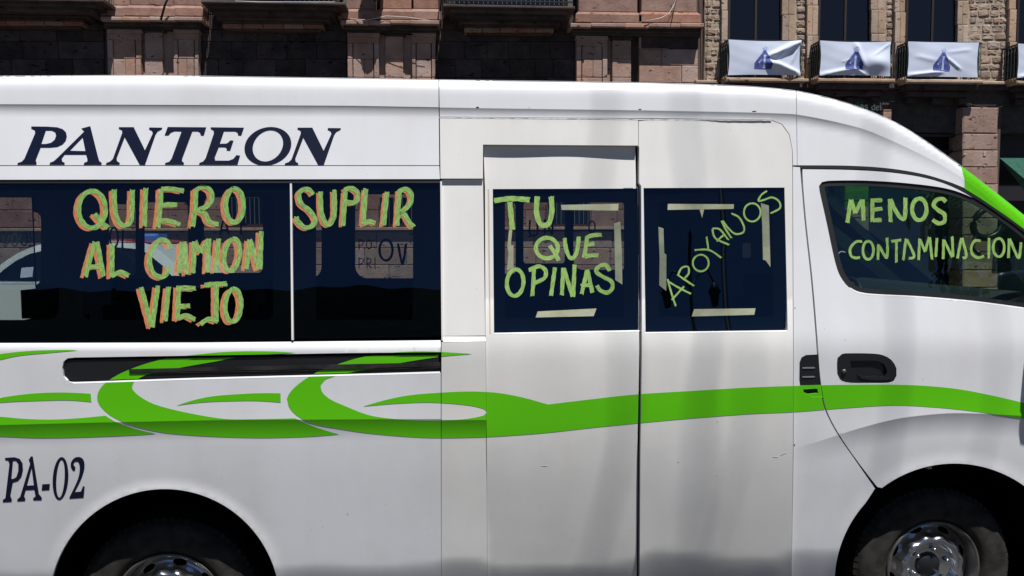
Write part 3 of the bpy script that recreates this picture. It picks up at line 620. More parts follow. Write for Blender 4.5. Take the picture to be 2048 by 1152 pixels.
# ------------------------------------------------------------------ printed lettering
def zz(pts, s, ox, oy, dx=0, dy=0): return [(ox+(x+dx)/s, oy+(y+dy)/s) for x, y in pts]
def ell(cx, cy, rx, ry, sh=0.0, n=40, rev=False):
    return [(cx+rx*math.cos(t)-sh*ry*math.sin(t), cy+ry*math.sin(t)) for t in np.linspace(0, 2*math.pi, n, endpoint=False)]
Nout = [(685, 732), (770, 732), (835, 865), (880, 768), (876, 754), (858, 745), (860, 734), (935, 735), (932, 745), (908, 757), (896, 775), (835, 950), (805, 950), (718, 790), (672, 910), (674, 928), (690, 938), (688, 948), (610, 948), (613, 938), (634, 930), (650, 915), (704, 765), (702, 750), (684, 742)]
SER = [
 ([(180, 728), (270, 729), (330, 733), (362, 744), (380, 762), (385, 785), (379, 810), (360, 832), (330, 846), (290, 850), (234, 850), (208, 915), (206, 928), (211, 938), (209, 948), (100, 948), (102, 938), (124, 932), (140, 915), (202, 768), (200, 750), (180, 741)], [[(264, 752), (298, 752), (318, 762), (323, 782), (314, 806), (294, 822), (264, 829), (238, 829)]]),
 ([(468, 740), (520, 726), (565, 905), (572, 928), (586, 938), (584, 949), (482, 949), (484, 938), (503, 930), (503, 915), (496, 891), (372, 891), (356, 912), (358, 930), (373, 938), (371, 948), (285, 948), (288, 937), (310, 928), (332, 908), (485, 757)], [[(402, 868), (492, 870), (476, 792)]]),
 (Nout, []),
 ([(966, 731), (1188, 733), (1174, 781), (1157, 780), (1152, 764), (1140, 757), (1108, 757), (1050, 912), (1048, 928), (1060, 938), (1058, 948), (950, 948), (952, 938), (974, 932), (988, 914), (1046, 757), (1005, 756), (984, 764), (970, 780), (948, 780)], []),
 ([(1213, 733), (1405, 735), (1390, 781), (1372, 780), (1368, 764), (1354, 757), (1290, 757), (1266, 828), (1303, 827), (1316, 820), (1326, 808), (1345, 810), (1326, 868), (1306, 867), (1304, 852), (1294, 848), (1260, 848), (1236, 908), (1240, 925), (1318, 925), (1344, 915), (1362, 893), (1383, 896), (1368, 949), (1146, 948), (1149, 938), (1170, 930), (1184, 912), (1232, 768), (1230, 752), (1214, 743)], []),
 (ell(1543, 842, 134, 111, 0.16), [ell(1543, 840, 86, 90, 0.18)]),
 ([(x+1029, y+3) for x, y in Nout], [])]
for out, hs in SER:
    for k in ('rA', 'rB'):
        o = PAN[k]
        sheet('letter', [zz(out, 2.88, 0, 0), o[0]], [zz(h, 2.88, 0, 0) for h in hs], o[2], M['navy'], o[4], -0.0012, 0, 9, 5, skirt=False)
PA = [([(24, 575), (70, 572), (96, 580), (110, 602), (112, 634), (104, 668), (88, 688), (62, 696), (50, 760), (58, 779), (56, 790), (13, 792), (14, 780), (26, 772), (46, 604), (40, 589), (25, 586)], [[(63, 590), (78, 590), (89, 604), (89, 640), (80, 668), (68, 677), (55, 678)]]),
 ([(151, 568), (160, 568), (190, 752), (204, 769), (203, 782), (162, 783), (162, 772), (173, 763), (167, 731), (125, 733), (117, 762), (124, 775), (121, 786), (84, 788), (85, 777), (98, 766), (147, 604), (140, 585)], [[(131, 711), (165, 709), (154, 625)]]),
 ([(206, 704), (243, 702), (241, 732), (203, 735)], []),
 (ell(295, 676, 38, 105, 0.06), [ell(295, 677, 20, 92, 0.06)]),
 (cat_rom([(358, 640), (346, 622), (347, 596), (366, 574), (392, 572), (409, 588), (412, 622), (402, 662), (386, 700), (364, 742)])+[(394, 740), (405, 714), (413, 714), (408, 770), (338, 775), (340, 765)]+cat_rom([(340, 765), (366, 712), (384, 666), (389, 622), (381, 594), (366, 594), (358, 608), (368, 622), (366, 636), (358, 640)])[1:-1], [])]
for out, hs in PA:
    o = PAN['rC']; sheet('letter', [zz(out, 2.44, 0, 680)], [zz(h, 2.44, 0, 680) for h in hs], o[2], M['navy'], o[4], -0.0012, 0, 9, 5, skirt=False)

# ------------------------------------------------------------------ brushed window lettering
def ribbon(mb, pts, w, dfn, off, rnd):
    c = np.array(cat_rom(pts, 2.2)); 
    if len(c) < 2: return
    t = np.gradient(c, axis=0); t /= np.maximum(np.hypot(t[:, 0], t[:, 1]), 1e-6)[:, None]; n = np.stack([-t[:, 1], t[:, 0]], 1)
    ln = np.concatenate([[0], np.cumsum(np.hypot(*np.diff(c, axis=0).T))])
    ph = rnd.uniform(0, 6); ww = w/2*(1+0.06*np.sin(ln/5+ph)+0.05*np.sin(ln/2.3+ph*2))
    cols = []; uvs = []
    seed = rnd.uniform(0, 50)
    for f in (-1, -0.5, 0, 0.5, 1):
        jit = rnd.uniform(-1.0, 1.0)
        q = c+n*(ww*f)[:, None]; q[0] -= t[0]*jit; q[-1] += t[-1]*rnd.uniform(-1.5, 1.5)
        cols.append(P(q[:, 0], q[:, 1], dfn(q[:, 0], q[:, 1])+off)); uvs.append(np.stack([np.full(len(c), seed+(f+1)*0.5), seed+ln/60], 1))
    k = len(c); o = len(mb.v); fs = []
    for a in range(4):
        for i in range(k-1): fs.append((a*k+i, a*k+i+1, (a+1)*k+i+1, (a+1)*k+i))
    mb.add(np.concatenate(cols), fs, 0, True)
    if mb.uv is None: mb.uv = []
    mb.uv += [tuple(q) for q in np.concatenate(uvs)]
def E(cx, cy, rx, ry, sh=0.0, a0=-100, a1=262):
    return [(cx+rx*math.cos(math.radians(a))-sh*ry*math.sin(math.radians(a)), cy+ry*math.sin(math.radians(a))) for a in np.linspace(a0, a1, 17)]
rl = random.Random(11)
def word(letters, s, ox, oy, w, pane, dfn, off, mt, under=None):
    for strokes in letters:
        if under:
            mb = MB()
            for i, st in enumerate(strokes): ribbon(mb, zz(st, s, ox, oy, under[0], under[1]), w*0.72/s, dfn, off-0.0006-0.00012*i, rl)
            mb.build('painted_letter_shadow', M['porange'], pane)
        mb = MB()
        for i, st in enumerate(strokes): ribbon(mb, zz(st, s, ox, oy), w/s, dfn, off-0.0016-0.00015*i, rl)
        mb.build('painted_letter', mt, pane)
r4 = (3.2917, 0, 350)
Q1 = [[E(607, 226, 88, 122), [(622, 255), (665, 305), (712, 350)]],
 [[(752, 95), (760, 240), (790, 318), (830, 330), (865, 285), (873, 95)]],
 [[(960, 85), (955, 210), (952, 338)]],
 [[(1062, 90), (1055, 210), (1040, 345)], [(1060, 92), (1130, 92), (1208, 104)], [(1060, 202), (1110, 195), (1163, 196)], [(1048, 300), (1110, 302), (1185, 326)]],
 [[(1290, 95), (1285, 220), (1268, 340)], [(1292, 100), (1335, 78), (1385, 100), (1396, 150), (1370, 200), (1312, 232), (1352, 256), (1380, 308), (1440, 324)]],
 [E(1545, 200, 58, 112)]]
Q2 = [[[(625, 440), (590, 560), (562, 668)], [(640, 440), (662, 560), (682, 670)], [(592, 606), (680, 598)]],
 [[(738, 450), (738, 560), (735, 672)], [(735, 665), (790, 640), (852, 664)]],
 [[(1125, 480), (1100, 437), (1050, 430), (1003, 490), (985, 570), (1010, 645), (1060, 672), (1098, 650), (1108, 595)]],
 [[(1200, 440), (1190, 540), (1178, 645)], [(1212, 440), (1222, 550), (1232, 655)], [(1182, 602), (1228, 592)]],
 [[(1280, 435), (1272, 645)], [(1284, 435), (1322, 512)], [(1322, 512), (1368, 428)], [(1375, 420), (1366, 640)]],
 [[(1440, 420), (1420, 640)]], [E(1527, 525, 50, 105, 0.12)],
 [[(1645, 425), (1622, 620)], [(1645, 425), (1705, 620)], [(1720, 370), (1712, 620)]]]
Q3 = [[[(930, 740), (965, 870), (1000, 1000)], [(1040, 730), (1020, 870), (1002, 1000)]],
 [[(1110, 735), (1088, 962)]],
 [[(1178, 730), (1168, 950)], [(1182, 742), (1290, 746)], [(1176, 866), (1250, 860)], [(1172, 948), (1225, 925), (1285, 952)]],
 [[(1345, 724), (1420, 718), (1495, 716)], [(1425, 722), (1424, 960)], [(1436, 965), (1375, 948), (1320, 982)]],
 [E(1535, 858, 52, 108, 0.05)]]
for wd in (Q1, Q2, Q3): word(wd, *r4, 31, gR1, upper, 0.012, M['pgreen'], (-25, 11))
r5 = (3.291, 560, 350)
SU = [[[(218, 130), (195, 100), (155, 95), (125, 125), (138, 185), (195, 235), (232, 290), (215, 332), (165, 345), (118, 305), (108, 272)]],
 [[(267, 110), (272, 240), (300, 316), (330, 322), (358, 255), (358, 100)]],
 [[(430, 110), (415, 332)], [(422, 100), (465, 85), (508, 112), (512, 158), (478, 184), (432, 172)]],
 [[(565, 90), (548, 322)], [(545, 326), (590, 306), (630, 318)]],
 [[(705, 110), (682, 332)]],
 [[(787, 100), (772, 332)], [(782, 110), (825, 92), (862, 122), (858, 185), (805, 238), (782, 252), (822, 262), (850, 310), (880, 342)]]]
word(SU, *r5, 31, gR2, upper, 0.012, M['pgreen'], (-18, 10))
r6 = (3.0118, 940, 350)
dD = lambda u, v: upper(u, v)
T1 = [[[(145, 155), (250, 142), (360, 150)], [(240, 160), (248, 250), (255, 328)]], [[(405, 130), (400, 220), (420, 290), (450, 303), (478, 285), (493, 215), (489, 128)]]]
T2 = [[E(463, 440, 66, 62), [(480, 425), (510, 470), (535, 515)]], [[(570, 380), (580, 450), (602, 498), (630, 492), (648, 440), (655, 372)]],
 [[(705, 372), (698, 430), (686, 498)], [(702, 376), (740, 363), (795, 360)], [(705, 422), (750, 412)], [(690, 490), (735, 484), (776, 484)]]]
T3 = [[E(272, 648, 50, 80, 0.05)], [[(385, 562), (382, 640), (375, 730)], [(355, 574), (415, 550), (455, 575), (448, 620), (390, 650)]], [[(512, 555), (488, 728)]],
 [[(562, 560), (553, 725)], [(564, 560), (618, 732)], [(630, 540), (622, 732)]], [[(705, 572), (690, 640), (672, 718)], [(706, 570), (738, 710)], [(668, 668), (735, 660)]],
 [[(842, 578), (818, 542), (780, 548), (760, 582), (800, 612), (850, 640), (858, 680), (828, 708), (785, 695), (764, 665)]]]
word(T1, *r6, 31, gD1, dD, 0.028, M['pgreen2']); word(T2, *r6, 24, gD1, dD, 0.028, M['pgreen2']); word(T3, *r6, 24, gD1, dD, 0.028, M['pgreen2'])
AY = [[[(1190, 625), (1213, 710), (1240, 790)], [(1216, 752), (1290, 670)], [(1192, 640), (1260, 680), (1330, 715)]],
 [[(1250, 600), (1300, 635), (1350, 668)], [(1252, 604), (1275, 560), (1312, 553), (1318, 590), (1292, 622)]],
 [E(1390, 530, 48, 50)], [[(1425, 372), (1437, 455)], [(1352, 452), (1440, 452), (1515, 500)]],
 [[(1460, 325), (1478, 380), (1560, 420)], [(1462, 322), (1505, 328), (1555, 390)], [(1485, 398), (1528, 362)]],
 [[(1515, 278), (1545, 335), (1575, 380)], [(1522, 275), (1560, 325), (1600, 355), (1645, 345), (1650, 310), (1620, 255), (1575, 232)]],
 [E(1700, 225, 50, 55)], [[(1790, 95), (1755, 120), (1738, 155), (1770, 150), (1820, 135), (1862, 160), (1866, 200), (1812, 230)]]]
word(AY, *r6, 11, gD2, dD, 0.004, M['pgreen2'])
r7 = (3.6, 1560, 320)
ME = [[[(485, 452), (510, 285)], [(512, 288), (542, 382)], [(542, 382), (590, 288)], [(596, 285), (602, 435)]],
 [[(665, 280), (665, 445)], [(668, 290), (735, 290)], [(668, 358), (735, 350)], [(668, 433), (732, 432)]],
 [[(790, 280), (796, 445)], [(796, 282), (835, 370), (880, 425), (900, 400), (903, 270)]],
 [E(1003, 355, 52, 78)], [[(1195, 302), (1170, 280), (1128, 287), (1106, 325), (1140, 362), (1182, 390), (1184, 440), (1145, 457), (1100, 432)]]]
word(ME, *r7, 29, gF, Dfront, 0.012, M['pgreen2'])
CO = [[[(590, 587), (545, 590), (505, 640), (512, 690), (545, 705), (577, 700)]], [E(635, 650, 38, 66)], [[(705, 720), (708, 608)], [(710, 612), (745, 675), (768, 705), (774, 640), (770, 560)]],
 [[(800, 586), (870, 576)], [(838, 585), (838, 738)]], [[(906, 565), (888, 720)], [(912, 570), (966, 690), (925, 708)]],
 [[(1005, 568), (998, 722)], [(1008, 572), (1045, 660)], [(1045, 660), (1073, 556)], [(1078, 558), (1095, 716)]], [[(1130, 560), (1122, 697)]],
 [[(1178, 572), (1175, 715)], [(1182, 578), (1240, 700)], [(1240, 550), (1246, 698)]], [[(1306, 560), (1278, 706)], [(1312, 562), (1342, 688), (1315, 705)]],
 [[(1445, 582), (1402, 582), (1377, 630), (1388, 682), (1430, 704), (1470, 690)]], [[(1505, 560), (1503, 706)]], [E(1575, 630, 40, 66)], [[(1650, 565), (1645, 706)], [(1654, 568), (1712, 700), (1728, 670), (1735, 592)]]]
word(CO, *r7, 19, gF, Dfront, 0.012, M['pgreen2'])
# masking tape on the converted windows
TP = [(gD1, .028, [(548, 180), (895, 173), (893, 214), (552, 210)]), (gD1, .028, [(868, 292), (905, 280), (915, 470), (918, 660), (875, 632), (872, 460)]),
      (gD1, .028, [(408, 822), (762, 804), (745, 850), (395, 858)]), (gD1, .028, [(235, 330), (255, 330), (246, 420), (262, 425), (262, 560), (222, 575), (232, 470), (225, 430)]),
      (gD2, .004, [(1192, 174), (1590, 176), (1588, 204), (1190, 210)]), (gD2, .004, [(1135, 312), (1165, 322), (1170, 470), (1183, 480), (1182, 698), (1140, 664), (1142, 500)]),
      (gD2, .004, [(1752, 168), (1800, 185), (1810, 555), (1782, 515), (1765, 510), (1760, 300)]), (gD2, .004, [(1350, 808), (1720, 803), (1712, 842), (1336, 852)]),
      (gD2, .004, [(1383, 208), (1410, 208), (1398, 258)])]
for pane, off, poly in TP:
    sheet('masking_tape', [zz(poly, *r6)], [], dD, M['tape2' if abs(poly[2][1]-poly[0][1]) > 120 else 'tape'], pane, off-0.0009, 0.0006, 14)
# hazard-style round badge sticker on the front pane
mb = MB(); ribbon(mb, zz([(415, 695), (425, 668), (445, 658), (470, 664)], *r7), 2.2, Dfront, 0.0105, rl); mb.build('window_sticker', M['mirrorback'], gF)

# ------------------------------------------------------------------ roof, far side , floor, interior
FARY = 1.80
us = np.array(sorted(set([a for a, _ in TOPTAB]+list(range(UL+4, 2345, 40)))))
us = us[(us >= UL) & (us <= 2345)]
nr = P(us, TOP(us)+0.5, upper(us, TOP(us)+0.5))
rows = []
SG = np.linspace(0, 1, 15)
for s_ in SG:
    q = nr.copy(); q[:, 1] = nr[:, 1]+(1.86-2*nr[:, 1])*s_; q[:, 2] += 0.036*np.sin(math.pi*s_)*np.where(us < 1650, 1, np.clip(1-(us-1650)/500, 0.3, 1)); q[:, 0] += 0.12*np.sin(math.pi*s_)*np.clip((us-1700)/500, 0, 1)
    rows.append(q)
n = len(us); k19 = int(np.searchsorted(us, 1925))
def grid_mesh(rr_, c0, c1, r0, r1):
    mb = MB(); w_ = c1-c0+1
    vs = np.concatenate([rr_[i][c0:c1+1] for i in range(r0, r1+1)])
    mb.add(vs, [(i*w_+k, i*w_+k+1, (i+1)*w_+k+1, (i+1)*w_+k) for i in range(r1-r0) for k in range(w_-1)], 0, True); return mb
grid_mesh(rows, 0, k19, 0, 14).build('roof_skin', M['white'], van)
kb = int(np.searchsorted(us, 1985)); kc = int(np.searchsorted(us, 2300))
ws = grid_mesh(rows, kb, kc, 1, 13).build('windscreen', M['cabglass'], van)
grid_mesh(rows, k19, kb, 1, 13).build('windscreen_sun_band', M['greenband'], ws)
fp_ = grid_mesh(rows, k19, kc, 13, 14).build('far_windscreen_pillar', M['green'], van)
rws = [q.copy() for q in rows]
for q in rws: q[:, 2] -= 0.015; q[:, 0] -= 0.02; q[:, 1] -= 0.012
grid_mesh(rws, k19, kc, 12, 14).build('pillar_trim', M['cabin2'], fp_)
grid_mesh(rows, kc, n-1, 0, 14).build('front_cowl', M['white'], van)
# far side
xl, xr = float(nr[0, 0]), float(nr[-1, 0])
farout = [(float(a), float(b)-0.10) for a, b in zip(nr[:, 0], nr[:, 2])]+[(xr+0.12, 1.0), (xr+0.16, 0.35), (xl, 0.35)]
def wpx(poly, y=FARY): return [tuple(P(a, b, y)[[0, 2]]) for a, b in poly]
FO = [rr(-220, 424, 82, 570, 14), rr(212, 408, 271, 552, 10), rr(284, 404, 376, 552, 10), rr(404, 394, 526, 546, 12), rr(560, 390, 643, 556, 22), rr(709, 388, 850, 557, 24), rr(1000, 405, 1032, 548, 6), rr(1047, 404, 1131, 527, 6), rr(1147, 404, 1262, 540, 20),
      rr(1485, 486, 1506, 516, 3), smooth_poly([(1690, 384), (1800, 378), (1900, 390), (1960, 420), (2040, 490), (2060, 530)], [(2060, 530), (1900, 520), (1760, 512), (1715, 500)], [(1715, 500), (1695, 440), (1690, 384)])]
far_holes = [wpx(p) for p in FO]
mapw = lambda u, v, d: np.stack([u, d, v], -1)
zero = lambda u, v: 0*u
fs = sheet('far_side_panel', [farout], far_holes, zero, M['cabin'], van, FARY, 0.04, 0.12, 0.03, mapf=mapw, rimmat=M['gap'])
for h in far_holes: sheet('far_window_pane', [h], [], zero, M['farglass'], fs, FARY+0.02, 0, 0.3, 0.2, mapf=mapw, skirt=False)
M['pdark'] = mat('dark_green_polish', (0.06, 0.12, 0.07), 0.7); M['pred'] = mat('dark_red_polish', (0.16, 0.02, 0.02), 0.7)
fy = lambda u, v: 0*u+FARY+0.026
for st, mt_, w_ in (([E(772, 500, 13, 21)], 'pdark', 5), ([[(796, 487), (805, 527), (812, 487)]], 'pdark', 5), ([[(718, 478), (718, 500)], [(718, 480), (727, 482), (724, 490), (718, 491)]], 'pred', 2), ([E(738, 489, 5, 9)], 'pred', 2),
                    ([[(718, 515), (718, 537)], [(718, 517), (727, 519), (724, 527), (718, 528)]], 'pred', 2), ([[(734, 515), (734, 537)], [(734, 517), (742, 519), (740, 526), (735, 527), (743, 537)]], 'pred', 2), ([[(750, 515), (750, 537)]], 'pred', 2),
                    ([E(48, 478, 7, 13)], 'pdark', 3), ([[(70, 465), (62, 463), (60, 474), (68, 480), (66, 492), (58, 490)]], 'pdark', 3), ([[(6, 470), (10, 495), (18, 470)]], 'pdark', 3), ([E(29, 480, 6, 13)], 'pdark', 3),
                    ([E(228, 475, 8, 20)], 'pdark', 4), ([[(246, 460), (246, 500), (262, 498)]], 'pdark', 4), ([[(440, 470), (448, 440), (458, 470)], [(443, 460), (456, 460)]], 'pdark', 4), ([[(482, 430), (482, 470)], [(482, 450), (496, 448)]], 'pdark', 4),
                    ([[(1060, 440), (1060, 468), (1074, 468), (1074, 440)]], 'pdark', 4), ([[(1090, 468), (1090, 440), (1104, 468), (1104, 440)]], 'pdark', 4), ([E(1184, 454, 6, 12)], 'pdark', 3)):
    mb = MB()
    for q in st: ribbon(mb, q, w_, fy, 0.0, rl)
    mb.build('painted_letter', M[mt_], fs)
fs2 = [q.copy() for q in (rows[14], rows[14])]
fs2[1] = np.array([(a, FARY+0.001, b-0.10) for a, b in zip(nr[:, 0], nr[:, 2])])
grid_mesh(fs2, 0, n-1, 0, 1).build('far_roof_edge', M['white'], van)
MB().box(xl, xr, 0.70, 1.79, 0.20, 0.26).build('floor_pan', M['gap'], van)
tl = sheet('tail_panel', [[(0.12, 0.36), (1.80, 0.36), (1.80, 2.1), (0.2, 2.1)]], [rr(0.28, 1.12, 1.785, 1.95, 0.1)], lambda u, v: 0*u, M['frit'], van, xl, 0.0, 0.2, 0.1, mapf=lambda u, v, d: np.stack([d, u, v], -1), skirt=False)
sheet('tail_window_pane', [rr(0.28, 1.12, 1.785, 1.95, 0.1)], [], lambda u, v: 0*u, M['farglass'], tl, xl, 0.0, 0.2, 0.1, mapf=lambda u, v, d: np.stack([d, u, v], -1), skirt=False)
MB().box(xr+0.05, xr+0.12, 0.25, 1.70, 0.36, 0.98).build('front_panel', M['white'], van)
t = MB(); dp_ = cat_rom([(2.18, 0.85), (2.2, 1.15), (2.28, 1.30), (2.45, 1.37), (2.65, 1.31), (2.85, 1.18)], 0.06)+[(3.0, 1.0), (3.0, 0.85)]; k_ = len(dp_)
t.add([(a, 0.16, b) for a, b in dp_]+[(a, 1.72, b) for a, b in dp_], [(i, (i+1) % k_, k_+(i+1) % k_, k_+i) for i in range(k_)]+[tuple(range(k_)), tuple(range(k_, 2*k_))]); t.build('dashboard', M['cabin2'], van)
for x, y in ((1.75, 0.25), (1.75, 1.15), (0.55, 1.05), (-0.1, 0.3), (-0.1, 1.15), (-0.95, 0.3), (-0.95, 1.15), (-1.75, 0.3), (-1.75, 1.15)):
    mb = MB(); mb.cbox(x, x+0.5, y, y+0.45, 0.62, 0.78, 0.04); mb.cbox(x-0.1, x+0.06, y+0.02, y+0.43, 0.78, 1.27, 0.04)
    so_ = mb.build('passenger_seat', M['seat'], van)
    MB().cbox(x-0.08, x+0.02, y+0.1, y+0.33, 1.28, 1.40, 0.03).build('headrest', M['seat'], so_)
mb = MB(); cx, cy, cz = 2.22, 1.40, 1.18
mb.tube([(cx+0.19*math.cos(t)*0.35, cy+0.19*math.sin(t), cz+0.19*math.cos(t)) for t in np.linspace(0, 2*math.pi, 25)], 0.014, 8, cap=False)
mb.tube([(cx, cy-0.18, cz), (cx, cy+0.18, cz)], 0.012, 6); mb.tube([(cx, cy, cz), (cx+0.35, cy, cz-0.25)], 0.03, 8); mb.build('steering_wheel', M['seal'], van)
a_, b_ = P(1664, 392, 0.22), P(1772, 500, 0.34)
MB().add([a_, b_, b_+np.array([-.035, 0, -.012]), a_+np.array([-.035, 0, -.012])], [(0, 1, 2, 3)]).build('seat_belt', M['mirrorback'], van)
# far mirror seen through the windscreen side, near mirror at the frame edge
pc = P(1977, 446, 2.0)
mb = MB(); mb.tube([(pc[0]+0.105*math.cos(t)+0.02*math.sin(t), 2.0, pc[2]+0.10*math.sin(t)) for t in np.linspace(0, 2*math.pi, 21)], 0.022, 8, cap=False); mb.tube([(pc[0]-0.08, 2.0, pc[2]-0.07), (pc[0]-0.16, 1.93, pc[2]-0.16), (pc[0]-0.2, 1.80, pc[2]-0.2)], 0.014, 6); mb.build('far_mirror', M['black'], van)
p0 = P(2124, 600, -0.10)
mb = MB(); 
prof = [(0.006, 0.12), (0.03, 0.14), (0.12, 0.15), (0.2, 0.14), (0.24, 0.0), (0.22, -0.09), (0.10, -0.13), (0.03, -0.125), (0.0, -0.05)]
for yy, sc in ((-0.16, 0.82), (-0.145, 0.95), (-0.10, 1.0), (-0.06, 0.97), (-0.045, 0.8)):
    for a, b in prof: mb.v.append((p0[0]+0.0+0.12+(a-0.12)*sc, yy, p0[2]+b*sc))
k = len(prof)
for i in range(4):
    for j in range(k): mb.f.append([i*k+j, i*k+(j+1) % k, (i+1)*k+(j+1) % k, (i+1)*k+j]); mb.mi.append(0); mb.sm.append(True)
mb.f += [list(range(k))[::-1], list(range(4*k, 5*k))]; mb.mi += [0, 0]; mb.sm += [False, False]
mo = mb.build('door_mirror', M['mirrorback'], van)
MB().tube([(p0[0]+0.2, -0.05, p0[2]-0.05), (p0[0]+0.28, 0.08, p0[2]-0.02)], 0.03, 8).build('mirror_arm', M['black'], mo)

# ------------------------------------------------------------------ wheels
def wheel(u, v, y, R, rimR, cut, label):
    c = P(u, v, y); c = np.array([c[0], y, c[2]])
    t = bpy.data.objects.new('wheel', None); COL.objects.link(t); t.parent = van; t.location = Vector(c)-van.location; t['label'] = label
    mb = MB()
    mb.lathe([(rimR, 0.015), (rimR+0.008, 0.0), (rimR+0.03, -0.012), (rimR+0.065, -0.016), (R-0.045, -0.010), (R-0.03, -0.012), (R-0.012, 0.004), (R-0.002, 0.022), (R, 0.05), (R, 0.17), (R-0.02, 0.2), (rimR, 0.2)], c, 96)
    for k in range(72):     # tread shoulder blocks
        a = 2*math.pi*k/72; a1 = a+2*math.pi/72*0.72
        vs = []
        for aa in (a, a1):
            for r_, d in ((R-0.026, -0.006), (R+0.004, 0.020), (R+0.004, 0.06), (R-0.03, 0.06)):
                vs.append((c[0]+r_*math.cos(aa), c[1]+d, c[2]+r_*math.sin(aa)))
        mb.add(vs, [(0, 1, 5, 4), (1, 2, 6, 5), (0, 3, 2, 1), (4, 5, 6, 7)])
    mb.build('tyre', M['rubber'], t)
    MB().lathe([(rimR, 0.02), (rimR, 0.004), (rimR-0.006, -0.002), (rimR-0.012, 0.004), (rimR-0.018, 0.03), (rimR-0.022, 0.075)], c, 80).build('rim', M['steel'], t)
    # chrome cover: dished disc with slots, scalloped raised ring and hub hole
    rad = [(0.045, 0.050), (0.062, 0.042), (0.098, 0.036), (0.108, 0.014), (0.116, 0.003), (0.128, 0.0), (0.138, 0.008), (0.147, 0.036), (0.165, 0.052), (rimR-0.024, 0.060)]
    def dd(x, z):
        r_ = np.hypot(x, z); th = np.arctan2(z, x)
        sc = 1+0.035*np.cos(12*th)*np.exp(-((r_-0.138)/0.014)**2)
        return np.interp(r_*sc, [a for a, _ in rad], [b for _, b in rad])
    circ = lambda r_, n_=80: [(r_*math.cos(a), r_*math.sin(a)) for a in np.linspace(0, 2*math.pi, n_, endpoint=False)]
    holes = [circ(0.046, 40)]
    for k in range(8):
        a = math.radians(45*k+cut); pl = []
        for q in np.linspace(0, 2*math.pi, 18, endpoint=False):
            r_ = 0.166+0.0115*math.sin(q); aa = a+0.17*math.cos(q)
            pl.append((r_*math.cos(aa), r_*math.sin(aa)))
        holes.append(pl)
    cen = c
    sheet('wheel_cover', [circ(rimR-0.023)], holes, dd, M['chrome'], t, 0, 0.006, 0.0055, 0.006, mapf=lambda x, z, d: np.stack([x+cen[0], d+cen[1], z+cen[2]], -1))
    MB().lathe([(0.0001, 0.085), (0.18, 0.085)], c, 40).build('wheel_disc', M['well'], t)
    MB().lathe([(0.0001, 0.030), (0.044, 0.032), (0.054, 0.044), (0.054, 0.09)], c, 30).build('hub', M['black'], t)
    for k in range(6):
        a = math.radians(60*k+20); q = c+np.array([0.078*math.cos(a), 0.030, 0.078*math.sin(a)])
        MB().lathe([(0.0001, -0.016), (0.006, -0.015), (0.0095, -0.008), (0.0105, 0.004)], q, 6).build('wheel_nut', M['chrome'], t)
    return c
c1 = wheel(1868, 1138, 0.18, 0.347, 0.209, 20, 'front wheel with chrome cover')
c2 = wheel(336, 1213, 0.18, 0.354, 0.217, 33, 'rear wheel with chrome cover')
# wheel wells
for (cu, cv, r_) in ((1909, 1167, 243), (329, 1209, 234)):
    prof0 = [(cu-r_, 1330)]+arch(cu, cv, r_, cv, 40)+[(cu+r_, 1330)]
    a = P(np.array([q[0] for q in prof0]), np.array([q[1] for q in prof0]), base(np.array([q[0] for q in prof0]), np.array([q[1] for q in prof0]))+0.013)
    b = a.copy(); b[:, 1] = 0.66
    mb = MB(); k = len(a); mb.add(np.concatenate([a, b]), [(i, i+1, k+i+1, k+i) for i in range(k-1)]+[tuple(range(k, 2*k))], 0)
    mb.build('wheel_arch_liner', M['well'], van)
mb = MB(); q = P(1858, 931, 0.06); mb.box(q[0]-0.012, q[0]+0.006, 0.05, 0.07, q[2]-0.012, q[2]+0.006); mb.build('liner_clip', M['tape'], van)

# ------------------------------------------------------------------ ground
YB = 18.5
MB().box(-60, 60, -60, 15.6, -0.6, GZ).build('road', M['asphalt'], kind='structure')
MB().box(-60, 60, 15.6, 60, -0.5, GZ+0.14).build('pavement', M['paving'], kind='structure')
MB().box(-60, 60, -60.1, -4.2, -0.5, GZ+0.13).build('plaza_pavement', M['paving'], kind='structure')

# ------------------------------------------------------------------ buildings
bl = root('stone_building', 'carved pink stone building with pilasters and heavy cornices behind the rear half of the minibus', 'building', (-4, YB, 0))
br = root('stone_building', 'rubble stone building with four balconies and a ground floor shop behind the minibus cab', 'building', (12, YB, 0))
def bx(mb, u0, v0, u1, v1, yf, yb, c=0.012, mi=0):
    um, vm = (u0+u1)/2, (v0+v1)/2
    x0, x1 = X(u0, vm, yf), X(u1, vm, yf); z1, z0 = Z(um, v0, yf), Z(um, v1, yf)
    mb.cbox(x0, x1, yf, yb, z0, z1, c, mi) if c else mb.box(x0, x1, yf, yb, z0, z1, mi)
    return mb
# wall cores
x_split = X(1408, 100, YB)
MB().box(-22, x_split, YB+0.06, YB+1.5, GZ, 11.5).build('wall_core', M['joint'], bl)
blk = []   # shared block meshes
def block_mesh(name, material, var):
    mb = MB(); rr_ = random.Random(var)
    c_ = 0.035; j = lambda: rr_.uniform(-0.012, 0.012)
    mb.cbox(0, 1, -1, 0, 0, 1, c_)
    mb.v = [(a+(j() if 0 < a < 1 else 0), b, cc+(j() if 0 < cc < 1 else 0)) for a, b, cc in mb.v]
    me = bpy.data.meshes.new(name); me.from_pydata(mb.v, [], mb.f); me.materials.append(material); me.update(); return me
def put_block(me, parent, x0, x1, z0, z1, yf, depth, name='stone_block'):
    o = bpy.data.objects.new(name, me); COL.objects.link(o); o.parent = parent
    o.location = Vector((x0, yf+depth, z0))-parent.location; o.scale = (x1-x0, depth, z1-z0); return o
BM = {k: [block_mesh('stone_block', M[k], i) for i in range(3)] for k in ('stone', 'stone_red', 'stone_shaded', 'stone_tan', 'rubble')}
